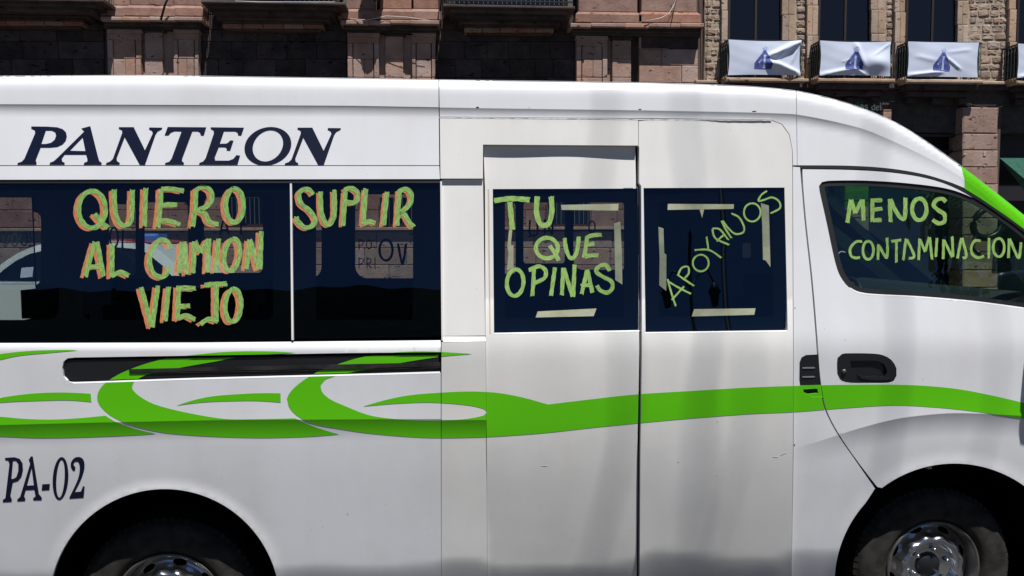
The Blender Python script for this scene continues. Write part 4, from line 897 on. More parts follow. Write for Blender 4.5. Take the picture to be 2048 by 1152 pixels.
count = [0]
def courses(parent, u0, u1, rows_, y, mk, wmin, wmax, seed, asobj=True, depth=0.12, gap=0.014, rough=0.012):
    """courses of separate blocks between photo columns u0..u1; rows_ = list of row limits from the top"""
    rr_ = random.Random(seed); stuff = MB()
    for i in range(len(rows_)-1):
        va, vb = rows_[i], rows_[i+1]; u = u0+(0 if i % 2 else 0); first = True
        while u < u1-2:
            w_ = rr_.uniform(wmin, wmax)*(rr_.uniform(0.4, 0.7) if first and i % 2 else 1); first = False
            ue = u+w_
            if u1-ue < wmin*0.6: ue = u1
            vm = (va+vb)/2; x0, x1 = X(u, vm, y)+gap/2, X(ue, vm, y)-gap/2; z1, z0 = Z((u+ue)/2, va, y)-gap/2, Z((u+ue)/2, vb, y)+gap/2
            yf = y-rr_.uniform(0, rough)
            if asobj: put_block(rr_.choice(BM[mk]), parent, x0, x1, z0, z1, yf, depth); count[0] += 1
            else: stuff.cbox(x0, x1, yf, y+depth, z0, z1, 0.02)
            u = ue
    if not asobj: stuff.build('block_courses', M[mk], parent, kind='stuff')
vis = [60, 83, 118, 155, 192]
courses(bl, -140, 208, [30]+vis, YB, 'stone_shaded', 44, 74, 1)
courses(bl, 403, 694, [30]+vis, YB, 'stone_shaded', 44, 74, 2)
courses(bl, 873, 1152, [30]+vis, YB, 'stone_shaded', 30, 60, 3)
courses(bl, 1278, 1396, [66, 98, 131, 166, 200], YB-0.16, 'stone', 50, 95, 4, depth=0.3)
for a, b_, s_ in ((-140, 208, 5), (403, 694, 6), (873, 1152, 7)): courses(bl, a, b_, [-75, -40, -5, 30], YB, 'stone_shaded', 44, 74, s_, asobj=False)
courses(bl, -160, 1395, [192, 232, 270, 308, 346, 384], YB, 'stone_red', 60, 90, 8, asobj=False)
courses(bl, -160, 1300, [384, 420, 455], YB, 'stone_red', 50, 80, 9)
courses(bl, -160, 1300, [462, 496, 530, 562, 592], YB-0.08, 'stone', 60, 95, 10, depth=0.2)
mb = MB(); bx(mb, -160, 455, 1400, 461, YB-0.22, YB+0.1); mb.build('base_ledge', M['stone_tan'], bl)
# lower windows with bars seen through the minibus
for (ua, ub) in ((-110, -20), (455, 560), (760, 830), (1095, 1180)):
    mb = MB(); bx(mb, ua, 395, ub, 448, YB-0.035, YB, 0)
    wo_ = mb.build('window', M['darkglass'], bl)
    mb = MB()
    for k in range(int((ub-ua)/9)+1):
        xx = X(ua+k*9, 420, YB-0.1); mb.tube([(xx, YB-0.1, Z(ua, 448, YB-0.1)), (xx, YB-0.1, Z(ua, 394, YB-0.1))], 0.012, 6)
    mb.build('window_bars', M['iron'], wo_)
# pilaster groups: (u0,u1, pilasters, middle strips, cornice rows)
def cornice_group(u0, u1, vc, pil, mids, parts, wall_to=None):
    # upper pedestal stones
    for (a, b_, lift) in parts:
        mb = MB(); bx(mb, a, -70, b_, vc-26, YB-0.30-lift, YB, 0.02); mb.build('pedestal_block', M['stone_red'], bl)
        mb = MB()
        yf = YB-0.30-lift; vm = vc-13
        x0, x1 = X(a, vm, yf), X(b_, vm, yf); zt, zb = Z((a+b_)/2, vc-26, yf), Z((a+b_)/2, vc-4, yf)
        e = 0.09
        mb.add([(x0, yf, zt), (x1, yf, zt), (x1+e, yf-e, zt-0.09), (x0-e, yf-e, zt-0.09), (x1+e, yf-e, zb), (x0-e, yf-e, zb), (x1+e, YB, zb), (x0-e, YB, zb), (x1+e, YB, zt-0.09), (x0-e, YB, zt-0.09)],
               [(0, 1, 2, 3), (3, 2, 4, 5), (2, 8, 6, 4), (3, 5, 7, 9), (5, 4, 6, 7)])
        mb.build('plinth_block', M['stone_red'], bl)
    e0, e1 = u0-12, (wall_to or u1)+8
    # cornice slabs, each its own stone
    rr_ = random.Random(int(u0)); u = e0
    while u < e1-5:
        ue = min(e1, u+rr_.uniform(38, 75)); ue = e1 if e1-ue < 20 else ue
        dv = rr_.uniform(-0.8, 1.0); mb = MB()
        yf = YB-0.56+rr_.uniform(-0.012, 0.02); x0, x1 = X(u, vc, yf)+0.004, X(ue, vc, yf)-0.004; zt, zb = Z((u+ue)/2, vc-4+dv*0.4, yf), Z((u+ue)/2, vc+4.5+dv, yf)
        mb.add([(x0, YB, zt), (x1, YB, zt), (x0, yf+0.02, zt), (x1, yf+0.02, zt), (x0, yf, zt-0.025), (x1, yf, zt-0.025), (x0, yf, zb+0.02), (x1, yf, zb+0.02), (x0, yf+0.03, zb), (x1, yf+0.03, zb), (x0, YB, zb), (x1, YB, zb)],
               [(0, 1, 3, 2), (2, 3, 5, 4), (4, 5, 7, 6), (6, 7, 9, 8), (8, 9, 11, 10), (0, 2, 4, 6, 8, 10), (1, 11, 9, 7, 5, 3)])
        mb.build('cornice_stone', M['stone'], bl); u = ue
    yf = YB
    for (dv0, dv1, yy) in ((5, 10, .44), (10, 15, .36), (15, 21, .29)):
        mb = MB(); bx(mb, u0-6, vc+dv0, (wall_to or u1)+3, vc+dv1, YB-yy, YB, 0.02); mb.build('cornice_moulding', M['stone_shaded'], bl)
    for (a, b_) in pil:      # pilasters: capital, shaft blocks with a sunk panel
        mb = MB(); bx(mb, a-1, vc+21, b_+1, vc+29, YB-0.27, YB, 0.015); bx(mb, a, vc+29, b_, vc+42, YB-0.22, YB, 0.01); mb.build('pilaster_capital', M['stone'], bl)
        v = vc+42; j = 0
        for ve in (118, 155, 192, 230):
            # side fillets and sunk field
            f0 = (b_-a)*0.16
            for (p0_, p1_, yy) in ((a, a+f0, .22), (a+f0+1.2, b_-f0-1.2, .20), (b_-f0, b_, .22)):
                if p1_-p0_ > 30 and j % 2 == 1:
                    sp = p0_+(p1_-p0_)*0.55
                    segs = ((p0_, sp), (sp, p1_))
                else: segs = ((p0_, p1_),)
                for sa, sb in segs:
                    vm = (v+ve)/2; yf = YB-yy; put_block(rr_.choice(BM['stone']), bl, X(sa, vm, yf)+0.004, X(sb, vm, yf)-0.004, Z((sa+sb)/2, ve, yf)+0.006, Z((sa+sb)/2, v, yf)-0.006, yf, yy+0.02)
            v = ve; j += 1
    for (a, b_, vt, yy) in mids:
        mb = MB(); bx(mb, a-2, vc+21, b_+4, vt, YB-yy-0.04, YB, 0.012); mb.build('bracket_block', M['stone_shaded'], bl)
        v = vt
        for ve in (118, 155, 192):
            vm = (v+ve)/2; yf = YB-yy; put_block(rr_.choice(BM['stone']), bl, X(a, vm, yf), X(b_, vm, yf), Z((a+b_)/2, ve, yf)+0.006, Z((a+b_)/2, v, yf)-0.004, yf, yy+0.02); v = ve
    mb = MB(); bx(mb, u0+3, vc+20, u1-2, 230, YB-0.05, YB+0.05, 0); mb.build('recess_wall', M['stone'], bl)
cornice_group(213, 398, 37, [(215, 282), (347, 397)], [(290, 325, 64, .16)], [(208, 258, 0), (259, 345, .03), (346, 402, 0)])
cornice_group(693, 872, 44, [(695, 758), (824, 871)], [(771, 806, 72, .16)], [(684, 750, 0), (760, 822, .03), (826, 876, 0)])
cornice_group(1151, 1262, 50, [(1153, 1215)], [(1225, 1262, 80, .18)], [(1157, 1275, 0), (1283, 1394, 0)], wall_to=1400)
mb = MB(); bx(mb, 1282, 73, 1397, 97, YB-0.17, YB, 0.015); mb.build('frieze_block', M['stone_shaded'], bl)
# balconies over the recessed bays
def bay_balcony(u0, u1, v0):
    t = MB(); bx(t, u0, v0, u1, v0+6, YB-1.05, YB, 0.02); bo = t.build('balcony_slab', M['stone_shaded'], bl)
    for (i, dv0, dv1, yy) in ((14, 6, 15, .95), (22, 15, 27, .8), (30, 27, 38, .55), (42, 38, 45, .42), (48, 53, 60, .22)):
        t = MB(); bx(t, u0+i, v0+dv0, u1-i, v0+dv1, YB-yy, YB, 0.03); t.build('balcony_corbel', M['stone_shaded'], bl)
    n_ = 5; wv = (u1-u0-2*42)/n_
    for k in range(n_):
        a = u0+42+k*wv; t = MB(); bx(t, a+0.7, v0+45, a+wv-0.7, v0+53, YB-.36, YB, 0.015); t.build('voussoir', M['stone_red'], bl)
    t = MB(); yy = YB-1.0
    xa, xb = X(u0+4, v0, yy), X(u1-4, v0, yy); z0 = Z((u0+u1)/2, v0-2, yy); z0b = z0+1.05
    t.box(xa, xb, yy-0.015, yy+0.015, z0b, z0b+0.04); t.box(xa, xb, yy-0.015, yy+0.015, z0+0.06, z0+0.09)
    k = int((xb-xa)/0.12)
    for i in range(k+1): t.tube([(xa+(xb-xa)*i/k, yy, z0), (xa+(xb-xa)*i/k, yy, z0b)], 0.010, 5)
    for xx in (xa, xb):
        for i in range(8): t.tube([(xx, yy+i*0.13, z0), (xx, yy+i*0.13, z0b)], 0.01, 5)
        t.box(xx-0.015, xx+0.015, yy, YB, z0b, z0b+0.04)
    t.build('balcony_railing', M['iron'], bl)
    t = MB(); bx(t, u0+25, -90, u1-25, v0, YB-0.03, YB, 0); t.build('tall_window', M['darkglass'], bl)
bay_balcony(-70, 208, -4)
bay_balcony(402, 690, 2)
bay_balcony(886, 1150, 10)
# bird-dropping streaks / pale cable ends on the balcony edge
rs = random.Random(5)

# ------- right building
MB().box(x_split+0.01, 24, YB+0.02, YB+1.5, 4.9, 11.5).build('wall_core', M['mortar'], br)
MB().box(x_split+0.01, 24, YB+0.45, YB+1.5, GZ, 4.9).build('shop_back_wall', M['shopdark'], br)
def rubble(u0, u1, v0, v1, size, seed, parent=br):
    rr_ = random.Random(seed); v = v0
    while v < v1:
        h = size*rr_.uniform(0.7, 1.1); u = u0+rr_.uniform(0, 2)
        while u < u1-2:
            w_ = size*rr_.uniform(0.7, 1.6); ue = min(u+w_, u1-0.5)
            if u1-ue < size*0.4: ue = u1-0.5
            a, b_ = X(u+0.8, v, YB), X(ue-0.8, v, YB); zt, zb = Z((u+ue)/2, v+0.8+rr_.uniform(0, 1.0), YB), Z((u+ue)/2, v+h-0.6-rr_.uniform(0, 1.0), YB)
            put_block(rubm[rr_.randrange(6)], parent, a, b_, zb, zt, YB-rr_.uniform(-0.005, 0.025), 0.10, 'rubble_stone'); u = ue
        v += h
def rub_mesh(seed):
    rr_ = random.Random(seed); n_ = 12; out = []
    ring = [(0.5+0.5*max(-1, min(1, 1.55*math.cos(t)))*rr_.uniform(0.9, 1.0), 0.5+0.5*max(-1, min(1, 1.55*math.sin(t)))*rr_.uniform(0.9, 1.0)) for t in np.linspace(0, 2*math.pi, n_, endpoint=False)]
    vs = [(a, 0, b_) for a, b_ in ring]+[(a, -0.75, b_) for a, b_ in ring]+[(0.5+(a-0.5)*0.72, -1+rr_.uniform(0, 0.25), 0.5+(b_-0.5)*0.72) for a, b_ in ring]
    fs_ = [(i, (i+1) % n_, n_+(i+1) % n_, n_+i) for i in range(n_)]+[(n_+i, n_+(i+1) % n_, 2*n_+(i+1) % n_, 2*n_+i) for i in range(n_)]+[tuple(range(2*n_, 3*n_))]
    me = bpy.data.meshes.new('rubble_stone'); me.from_pydata(vs, [], fs_); me.materials.append(M['rubble']); me.update(); return me
rubm = [rub_mesh(i) for i in range(6)]
rubble(1409, 1444, -40, 160, 15, 1); rubble(1592, 1614, -40, 158, 15, 2); rubble(1772, 1790, -40, 158, 14, 3); rubble(1938, 2019, -40, 162, 17, 4); rubble(2200, 2300, -40, 162, 18, 12)
for (a, b_) in ((1444, 1456), (1565, 1591), (1615, 1637), (1743, 1771), (1791, 1812), (1916, 1937), (2020, 2034), (2135, 2160)):
    v = -45; rr_ = random.Random(a)
    while v < 158:
        ve = v+rr_.uniform(45, 75); ve = 160 if ve > 140 else ve
        segs = ((a, (a+b_)/2), ((a+b_)/2, b_)) if b_-a > 18 else ((a, b_),)
        for q, (sa, sb) in enumerate(segs):
            yf = YB-0.07-0.03*(q == 0); put_block(rr_.choice(BM['stone_tan']), br, X(sa, v, yf)+0.003, X(sb, v, yf)-0.003, Z(sa, ve, yf)+0.004, Z(sa, v, yf)-0.004, yf, 0.16)
        v = ve
wins = [(1457, 1565), (1637, 1743), (1812, 1916), (2034, 2135)]
for (a, b_) in wins:
    t = MB(); bx(t, a, -60, b_, 168, YB+0.012, YB+0.02, 0); wo_ = t.build('french_window', M['darkglass'], br)
    t = MB()
    for k in (0, 0.5, 1.0):
        xx = X(a+(b_-a)*k, 60, YB); t.box(xx-0.03, xx+0.03, YB-0.035+0.02*(k not in (0, 1)), YB+0.012, Z(a, 168, YB), Z(a, -60, YB))
    for vv in (-20,):
        t.box(X(a, vv, YB), X(b_, vv, YB), YB-0.018, YB+0.011, Z(a, vv+2.5, YB), Z(a, vv, YB))
    t.build('window_frame', M['wood'], wo_)
# balconies with railings
BAN = [(1457, 1602, 80, 151), (1640, 1782, 82, 152), (1816, 1958, 84, 154), (2036, 2178, 88, 157)]
for i, (a, b_, v0, v1) in enumerate(BAN):
    yf = YB-0.62
    vs_ = v1+5.5
    xa, xb = X(a-2, vs_, yf), X(b_+2, vs_, yf); zt = Z((a+b_)/2, vs_, yf)
    t = MB(); t.cbox(xa-0.06, xb+0.06, yf-0.08, YB, zt-0.11, zt, 0.03); t.build('balcony_slab', M['stone_tan'], br)
    t = MB(); t.cbox(xa+0.02, xb-0.02, yf+0.05, YB, zt-0.26, zt-0.11, 0.03); t.cbox(xa+0.15, xb-0.15, yf+0.2, YB, zt-0.42, zt-0.26, 0.03); t.build('balcony_corbel', M['stone_shaded'], br)
    for k in range(3):
        xx = xa+0.2+(xb-xa-0.6)*k/2; t = MB(); t.cbox(xx, xx+0.24, yf+0.25, YB, zt-0.60, zt-0.42, 0.05); t.build('bracket', M['stone_shaded'], br)
    t = MB(); zr = Z((a+b_)/2, v0+1, yf)
    t.box(xa, xb, yf-0.02, yf+0.02, zr-0.03, zr+0.015); t.box(xa, xb, yf-0.015, yf+0.015, zt+0.10, zt+0.13)
    kk = 15
    for j in range(kk+1): t.tube([(xa+(xb-xa)*j/kk, yf, zt), (xa+(xb-xa)*j/kk, yf, zr)], 0.010, 5)
    for xx in (xa, xb):
        t.box(xx-0.015, xx+0.015, yf, YB, zr-0.03, zr+0.015); t.box(xx-0.012, xx+0.012, yf, YB, zt+0.10, zt+0.13)
        for j in range(6):
            yy = yf+0.62*j/5; t.tube([(xx, yy, zt), (xx, yy, zr)], 0.013, 5)
        for j in range(3):
            for zc in (0.3, 0.52, 0.74):
                t.tube([(xx, yf+0.12+0.19*j+0.055*math.cos(q), zt+zc*(zr-zt)/1.0+0.08*math.sin(q)) for q in np.linspace(0, 2*math.pi, 11)], 0.010, 5, cap=False)
    for j in (0.25, 0.5, 0.78):
        xx = xa+(xb-xa)*j; t.tube([(xx+0.06*math.cos(q), yf-0.01, zt+0.065+0.05*math.sin(q)) for q in np.linspace(0, 2*math.pi, 13)], 0.010, 5, cap=False)
    t.build('balcony_railing', M['iron'], br)
    # dark cloth tied inside the railing end
    t = MB(); t.box(xa+0.018, xa+0.03, yf+0.04, YB-0.04, zt+0.12, zr-0.04); t.box(xa+0.03, xb-0.03, yf+0.025, yf+0.035, zt+0.14, zr-0.04); t.build('railing_cloth', M['netting'], br)
# stringcourse ledge stones between the balconies
for (a, b_, v) in ((1392, 1434, 163), (1608, 1618, 160), (1960, 2010, 165)):
    t = MB(); bx(t, a, v-3, b_, v+3.5, YB-0.35, YB, 0.02); t.build('ledge_stone', M['stone_tan'], br)
t = MB(); bx(t, 1402, 168, 2300, 178, YB-0.28, YB+0.4, 0.02); bx(t, 1402, 178, 2300, 210, YB-0.12, YB+0.4, 0); t.build('shop_frieze', M['greywall'], br)
t = MB(); bx(t, 1402, 210, 2300, 265, YB-0.02, YB+0.4, 0.0); t.build('shop_lintel', M['greywall'], br)
t = MB(); bx(t, 1600, 196, 1764, 226, YB-0.17, YB-0.125, 0.0); sg = t.build('shop_sign', M['greywall'], br)
# sign letters "ias del"
def wl_(strokes, w_):
    t = MB()
    for st in strokes:
        c_ = cat_rom(st, 1.2); pts = [tuple(P(a, b_, YB-0.19)) for a, b_ in c_]; t.tube(pts, w_, 5)
    t.build('sign_letter', M['signtext'], sg)
for st in ([[(1711, 209), (1711, 217)]], [[(1715, 205.8), (1715, 206.4)], [(1715, 210), (1715, 217)]], [[(1720, 210.5), (1724, 209.5), (1726, 212), (1726, 218)], [(1726, 213), (1721, 214), (1720, 217), (1723, 218.5), (1726, 216)]],
           [[(1735, 211), (1731, 210), (1730, 213), (1734, 215), (1735, 218), (1730, 219)]],
           [[(1749, 205), (1749, 220)], [(1749, 212), (1745, 211.5), (1743.5, 216), (1746, 220), (1749, 218)]],
           [[(1752, 216), (1757, 215), (1756, 212), (1753, 212), (1752, 217), (1754, 220.5), (1757, 219)]], [[(1760.5, 205), (1760.5, 220.5)]]):
    wl_(st, 0.017)
# shop pilasters of big blocks
def shop_pilaster(u0, u1, rows_, yy, top_inset=0):
    v = rows_[0]
    for ve in rows_[1:]:
        yf = YB-yy-0.1; vm = (v+ve)/2; put_block(random.choice(BM['stone']), br, X(u0, vm, yf), X(u1, vm, yf), Z((u0+u1)/2, ve, yf)+0.011, Z((u0+u1)/2, v, yf)-0.011, yf, yy+0.4); v = ve
shop_pilaster(1766, 1783, [218, 222, 262, 300], .22)
shop_pilaster(1926, 1996, [214, 267, 300, 334, 368, 402, 436, 470, 504, 540, 575, 598], .24)
shop_pilaster(1560, 1630, [214, 267, 300, 334, 368, 402, 436, 470, 504, 540, 575, 598], .24)
shop_pilaster(1690, 1738, [334, 368, 402, 436, 470, 504, 540, 575, 598], .24)
t = MB(); bx(t, 1926, 214, 1996, 598, YB-.2, YB+.2, 0); t.build('pilaster_core', M['joint'], br)
t = MB(); bx(t, 1630, 268, 1926, 273, YB+0.0, YB+0.1, 0); bx(t, 1740, 300, 1926, 303, YB+.1, YB+.4, 0); t.build('shop_rail', M['wood'], br)
for (a, b_) in ((1950, 1957), (1990, 1994)):
    pass
# paper notices pasted on the pilaster
for (a, b_, c_, d_) in ((1967, 302, 1973, 312), (1926.5, 306, 1932, 310), (1968, 330, 1971, 333)):
    t = MB(); bx(t, a, b_, c_, d_, YB-0.357, YB-0.352, 0); t.build('paper_notice', M['mortar'], br)
# green awning
yA, yW = YB-1.25, YB-0.05
aw = MB()
xa, xb = X(1999, 330, yW), X(2300, 330, yW); zt, zb = Z(2020, 316, yW), Z(2030, 366, yA)
aw.add([(xa, yW, zt), (xb, yW, zt), (xb, yA, zb), (xa, yA, zb), (xa, yA, zb-0.32), (xb, yA, zb-0.32), (xa, yW, zt-0.04), (xb, yW, zt-0.04), (xb, yA+0.03, zb-0.32), (xa, yA+0.03, zb-0.32)],
       [(0, 1, 2, 3), (3, 2, 5, 4), (6, 9, 8, 7), (0, 3, 4, 9, 6), (1, 7, 8, 5, 2)])
aw.build('shop_awning', M['awning'], br)

# ------------------------------------------------------------------ banners hung on the balconies
def clothf(i):
    def f(s_, t_):     # s 0..1 left to right, t 0..1 top to bottom; returns outward bulge
        d = 0.035*np.sin(math.pi*s_)*np.sin(math.pi*t_)
        rg = lambda a, b, c_, d_, w_, h_: h_*np.exp(-(((s_-a)*(d_-b)-(t_-b)*(c_-a))/max(math.hypot(c_-a, d_-b), 1e-3)/w_)**2)*np.clip(1.15-np.abs(((s_-a)*(c_-a)+(t_-b)*(d_-b))/((c_-a)**2+(d_-b)**2)-0.5)*2, 0, 0.6)/0.6
        if i == 0:
            d += rg(1.0, 0.0, 0.52, 0.50, 0.055, 0.10)+rg(1.0, 0.02, 0.66, 0.52, 0.03, 0.05)+rg(0.98, 1.0, 0.5, 0.58, 0.08, 0.11)+rg(0.96, 0.92, 0.62, 0.62, 0.03, 0.04)+rg(1.0, 0.05, 0.86, 0.7, 0.025, 0.03)
        if i == 1 or i == 3:
            d += 0.13*np.exp(-(((s_-0.80)/0.20)**2+((t_-0.62)/0.26)**2))+rg(0.5, 0.0, 0.60, 0.75, 0.04, 0.06)+rg(0.0, 1.0, 0.5, 0.80, 0.06, 0.06)+rg(0.5, 0.8, 0.64, 1.0, 0.03, 0.04)+rg(1.0, 0.05, 0.74, 0.42, 0.02, 0.03)+rg(0.3, 0.62, 0.45, 0.5, 0.015, 0.015)
        if i == 2:
            d += rg(0.0, 0.97, 0.5, 0.86, 0.05, 0.06)+rg(0.52, 0.42, 0.75, 0.8, 0.03, 0.035)+rg(0.1, 0.4, 0.4, 0.55, 0.06, 0.015)+rg(0.55, 0.3, 0.9, 0.2, 0.05, 0.015)
        d += 0.004*np.sin(11*s_+5*t_+i)+0.0012*np.sin(19*t_-13*s_+i)
        return d
    return f
LAB = ['white banner with blue robed figure and a deep diagonal fold, first from the left balcony',
       'white banner with blue robed figure and bulging right half, on the second balcony',
       'flat white banner with blue robed figure, on the balcony nearest the shop awning',
       'white banner cut by the right edge of the photo, on the last balcony']
for i, (a, b_, v0, v1) in enumerate(BAN):
    yf = YB-0.68; xa, xb = X(a, v0, yf), X(b_, v0, yf); zt, zb = Z((a+b_)/2, v0, yf), Z((a+b_)/2, v1, yf)
    rt = root('banner', LAB[i], 'banner', ((xa+xb)/2, yf, zb), 'white banners hung on the balconies')
    f = clothf(i)
    def mp_(s_, t_, off=0.0, xa=xa, xb=xb, zt=zt, zb=zb, f=f, yf=yf, i=i):
        sag = 0.03*np.sin(math.pi*s_)*(1 if i != 2 else 0.3)
        pin = 0.035*np.sin(math.pi*t_)
        xx = xa+(xb-xa)*s_+pin*np.where(s_ < 0.5, 1, -1)*np.abs(2*s_-1)**3
        zz_ = zt+(zb-zt)*t_-sag*(1-t_)+sag*t_*0.7
        return np.stack([xx, yf-f(s_, t_)-off, zz_], -1)
    ss, tt = np.meshgrid(np.linspace(0, 1, 61), np.linspace(0, 1, 33)); pts = mp_(ss.ravel(), tt.ravel())
    t = MB(); t.add(pts, [(r*61+c_, r*61+c_+1, (r+1)*61+c_+1, (r+1)*61+c_) for r in range(32) for c_ in range(60)], 0, True)
    clo = t.build('cloth_sheet', M['cloth'], rt)
    mf = lambda u, v, d, mp_=mp_: mp_(u, v, 0.004)
    mf2 = lambda u, v, d, mp_=mp_: mp_(u, v, 0.007)
    c0 = 0.48
    sheet('printed_figure', [[(c0-0.005, .30), (c0+0.02, .28), (c0+0.04, .32), (c0+0.06, .42), (c0+0.09, .60), (c0+0.115, .70), (c0+0.11, .84), (c0-0.125, .83), (c0-0.125, .66), (c0-0.07, .50), (c0-0.02, .36)]], [], zero, M['bluep'], clo, 0, 0, 0.03, 0.03, mapf=mf, skirt=False)
    sheet('printed_figure', [ell(c0+0.02, 0.23, 0.032, 0.085, n=14)], [], zero, M['palep'], clo, 0, 0, 0.03, 0.03, mapf=mf, skirt=False)
    sheet('printed_figure', [[(c0, .42), (c0+0.03, .42), (c0+0.02, .6), (c0+0.025, .82), (c0-0.01, .82), (c0-0.005, .6)]], [], zero, M['palep'], clo, 0, 0, 0.03, 0.03, mapf=mf2, skirt=False)
    sheet('printed_figure', [[(c0-0.07, .62), (c0-0.03, .56), (c0-0.035, .60), (c0-0.06, .68)]], [], zero, M['palep'], clo, 0, 0, 0.03, 0.03, mapf=mf2, skirt=False)

# ------------------------------------------------------------------ cables on the facades
def cable(pts, r, mt, label, pale=False):
    t = MB(); p3 = [tuple(P(a, b_, y)) for a, b_, y in pts]; t.tube(p3, r, 5)
    t.build('cable', mt, label=label, cat='cable')
cable([(1352, -30, YB-0.5), (1350, 5, YB-0.48), (1338, 28, YB-0.5), (1322, 36, YB-0.55), (1290, 43, YB-0.6)], 0.012, M['wcable'], 'pale loose cable hanging in a curve onto the cornice end')
cable([(1356, -20, YB-0.5), (1349, 15, YB-0.5), (1343, 44, YB-0.62)], 0.010, M['cable'], 'thin dark cable dropping onto the cornice beside the pale one')
cable([(1405, -30, YB-0.1), (1409, 50, YB-0.1), (1410, 160, YB-0.1)], 0.010, M['cable'], 'dark cable running down the left side of the rubble strip')
cable([(1414, -30, YB-0.1), (1415, 40, YB-0.12), (1413, 162, YB-0.1)], 0.008, M['cable'], 'dark cable running down the right side of the rubble strip')
cable([(348, -30, YB-0.75), (330, 10, YB-0.72), (322, 40, YB-0.70)], 0.03, M['cable'], 'thick dark cable hanging over the left cornice')
cable([(1780, 203, YB-0.3), (1850, 206, YB-0.25), (1930, 208, YB-0.3), (1985, 216, YB-0.32), (2060, 206, YB-0.3)], 0.010, M['cable'], 'dark cable sagging under the balconies above the shop pilaster')
cable([(700, 38, YB-0.5), (735, 40, YB-0.66), (772, 32, YB-0.6), (812, 34, YB-0.66), (860, 41, YB-0.66)], 0.008, M['wcable'], 'pale cable lying along the middle cornice')
cable([(470, 2, YB-1.08), (520, 4, YB-1.1), (600, 4, YB-1.08), (670, 4, YB-1.08)], 0.008, M['wcable'], 'pale cable along the balcony edge left of centre')

# street lantern and ledge hardware that throw the long shadows on the pilasters
wlr = root('wall_lantern', 'large dark iron wall lantern above the middle pilasters whose shadow falls down them', 'lantern', (X(752, 0, YB), YB-0.75, 8.6))
t = MB(); xw = X(750, 0, YB-0.8); zw = Z(750, 5, YB-0.8)
t.lathe([(0.0001, 1.15), (0.05, 1.05), (0.30, 0.92), (0.33, 0.86), (0.30, 0.84), (0.22, 0.10), (0.14, 0.0), (0.05, -0.10), (0.0001, -0.14)], (xw, YB-0.8, zw+0.14), 12, axis='z'); t.build('lantern_body', M['iron'], wlr)
t = MB(); t.tube([(xw, YB-0.8, zw+1.2), (xw, YB-0.8, zw+1.35), (xw, YB-0.3, zw+1.5), (xw, YB, zw+1.2)], 0.035, 8); t.build('bracket', M['iron'], wlr)
# ------------------------------------------------------------------ taxi beyond the minibus
tx = root('taxi', 'white taxi with a red roof driving past, seen through the rear windows of the minibus', 'taxi', (-2.2, 6.0, 0))
YT = 5.9
def tp(lst, y): return [tuple(P(a, b_, y)[[0, 2]]) for a, b_ in lst]
TPX = lambda l: tp(l, YT)
body = TPX(cat_rom([(-150, 640), (-140, 600), (-115, 575), (-20, 566), (400, 567), (520, 584), (600, 606), (618, 650)], 12)+[(618, 752), (560, 760), (-120, 760), (-150, 740)])
def prism(poly, y0, y1, lean=0.0, zb=0.0):
    t = MB(); k = len(poly)
    for a, b_ in poly: t.v.append((a, y0+max(b_-zb, 0)*lean, b_))
    for a, b_ in poly: t.v.append((a, y1-max(b_-zb, 0)*lean, b_))
    for j_ in range(k): t.f.append([j_, (j_+1) % k, k+(j_+1) % k, k+j_]); t.mi.append(0); t.sm.append(False)
    t.f += [list(range(k))[::-1], list(range(k, 2*k))]; t.mi += [0, 0]; t.sm += [False, False]; return t
prism(body, YT, YT+1.7).build('body', M['taxi'], tx)
zb = TPX([(0, 566)])[0][1]
top_ = cat_rom([(-48, 566), (-20, 540), (10, 515), (40, 498), (80, 486), (140, 481), (215, 481), (272, 485), (300, 495), (335, 520), (398, 567)], 10)
prism(TPX(top_), YT+0.03, YT+1.67, 0.30, zb).build('cabin', M['taxi'], tx)
rp = TPX([(a, b_-3) for a, b_ in top_ if b_ < 492])
t = prism(rp, YT+0.03, YT+1.67, 0.30, zb); t.build('roof', M['taxired'], tx)
def sidew(pts): 
    return MB().add([(a, YT+0.022+(b_-zb)*0.30, b_) for a, b_ in TPX(pts)], [tuple(range(len(pts)))])
sidew([(-20, 562), (0, 540), (22, 522), (48, 508), (80, 500), (128, 496), (128, 563)]).build('side_window', M['darkglass'], tx)
sidew([(136, 563), (136, 495), (215, 494), (262, 498), (285, 506), (318, 530), (352, 563)]).build('side_window', M['darkglass'], tx)
sidew([(345, 538), (352, 536), (392, 565), (372, 565)]).build('windscreen', M['darkglass'], tx)
MB().add([(a, YT+0.018+(b_-zb)*0.30, b_) for a, b_ in TPX([(36, 536), (60, 534), (61, 554), (37, 556)])], [(0, 1, 2, 3)]).build('window_notice', M['cloth'], tx)
q = TPX([(246, 470), (262, 482)]); t = MB(); t.cbox(q[0][0], q[1][0]+0.1, YT+0.5, YT+0.8, q[1][1]-0.03, q[0][1]+0.02, 0.03); t.build('roof_sign', mat('taxi_sign_blue', (0.08, 0.2, 0.6), 0.4), tx)
for uu in (-40, 500):
    q = TPX([(uu, 735)])[0]; MB().lathe([(0.0001, -0.01), (0.20, -0.01), (0.22, -0.02), (0.31, -0.01), (0.32, 0.02), (0.32, 0.2)], (q[0], YT-0.005, GZ+0.32), 28).build('wheel', M['rubber'], tx)
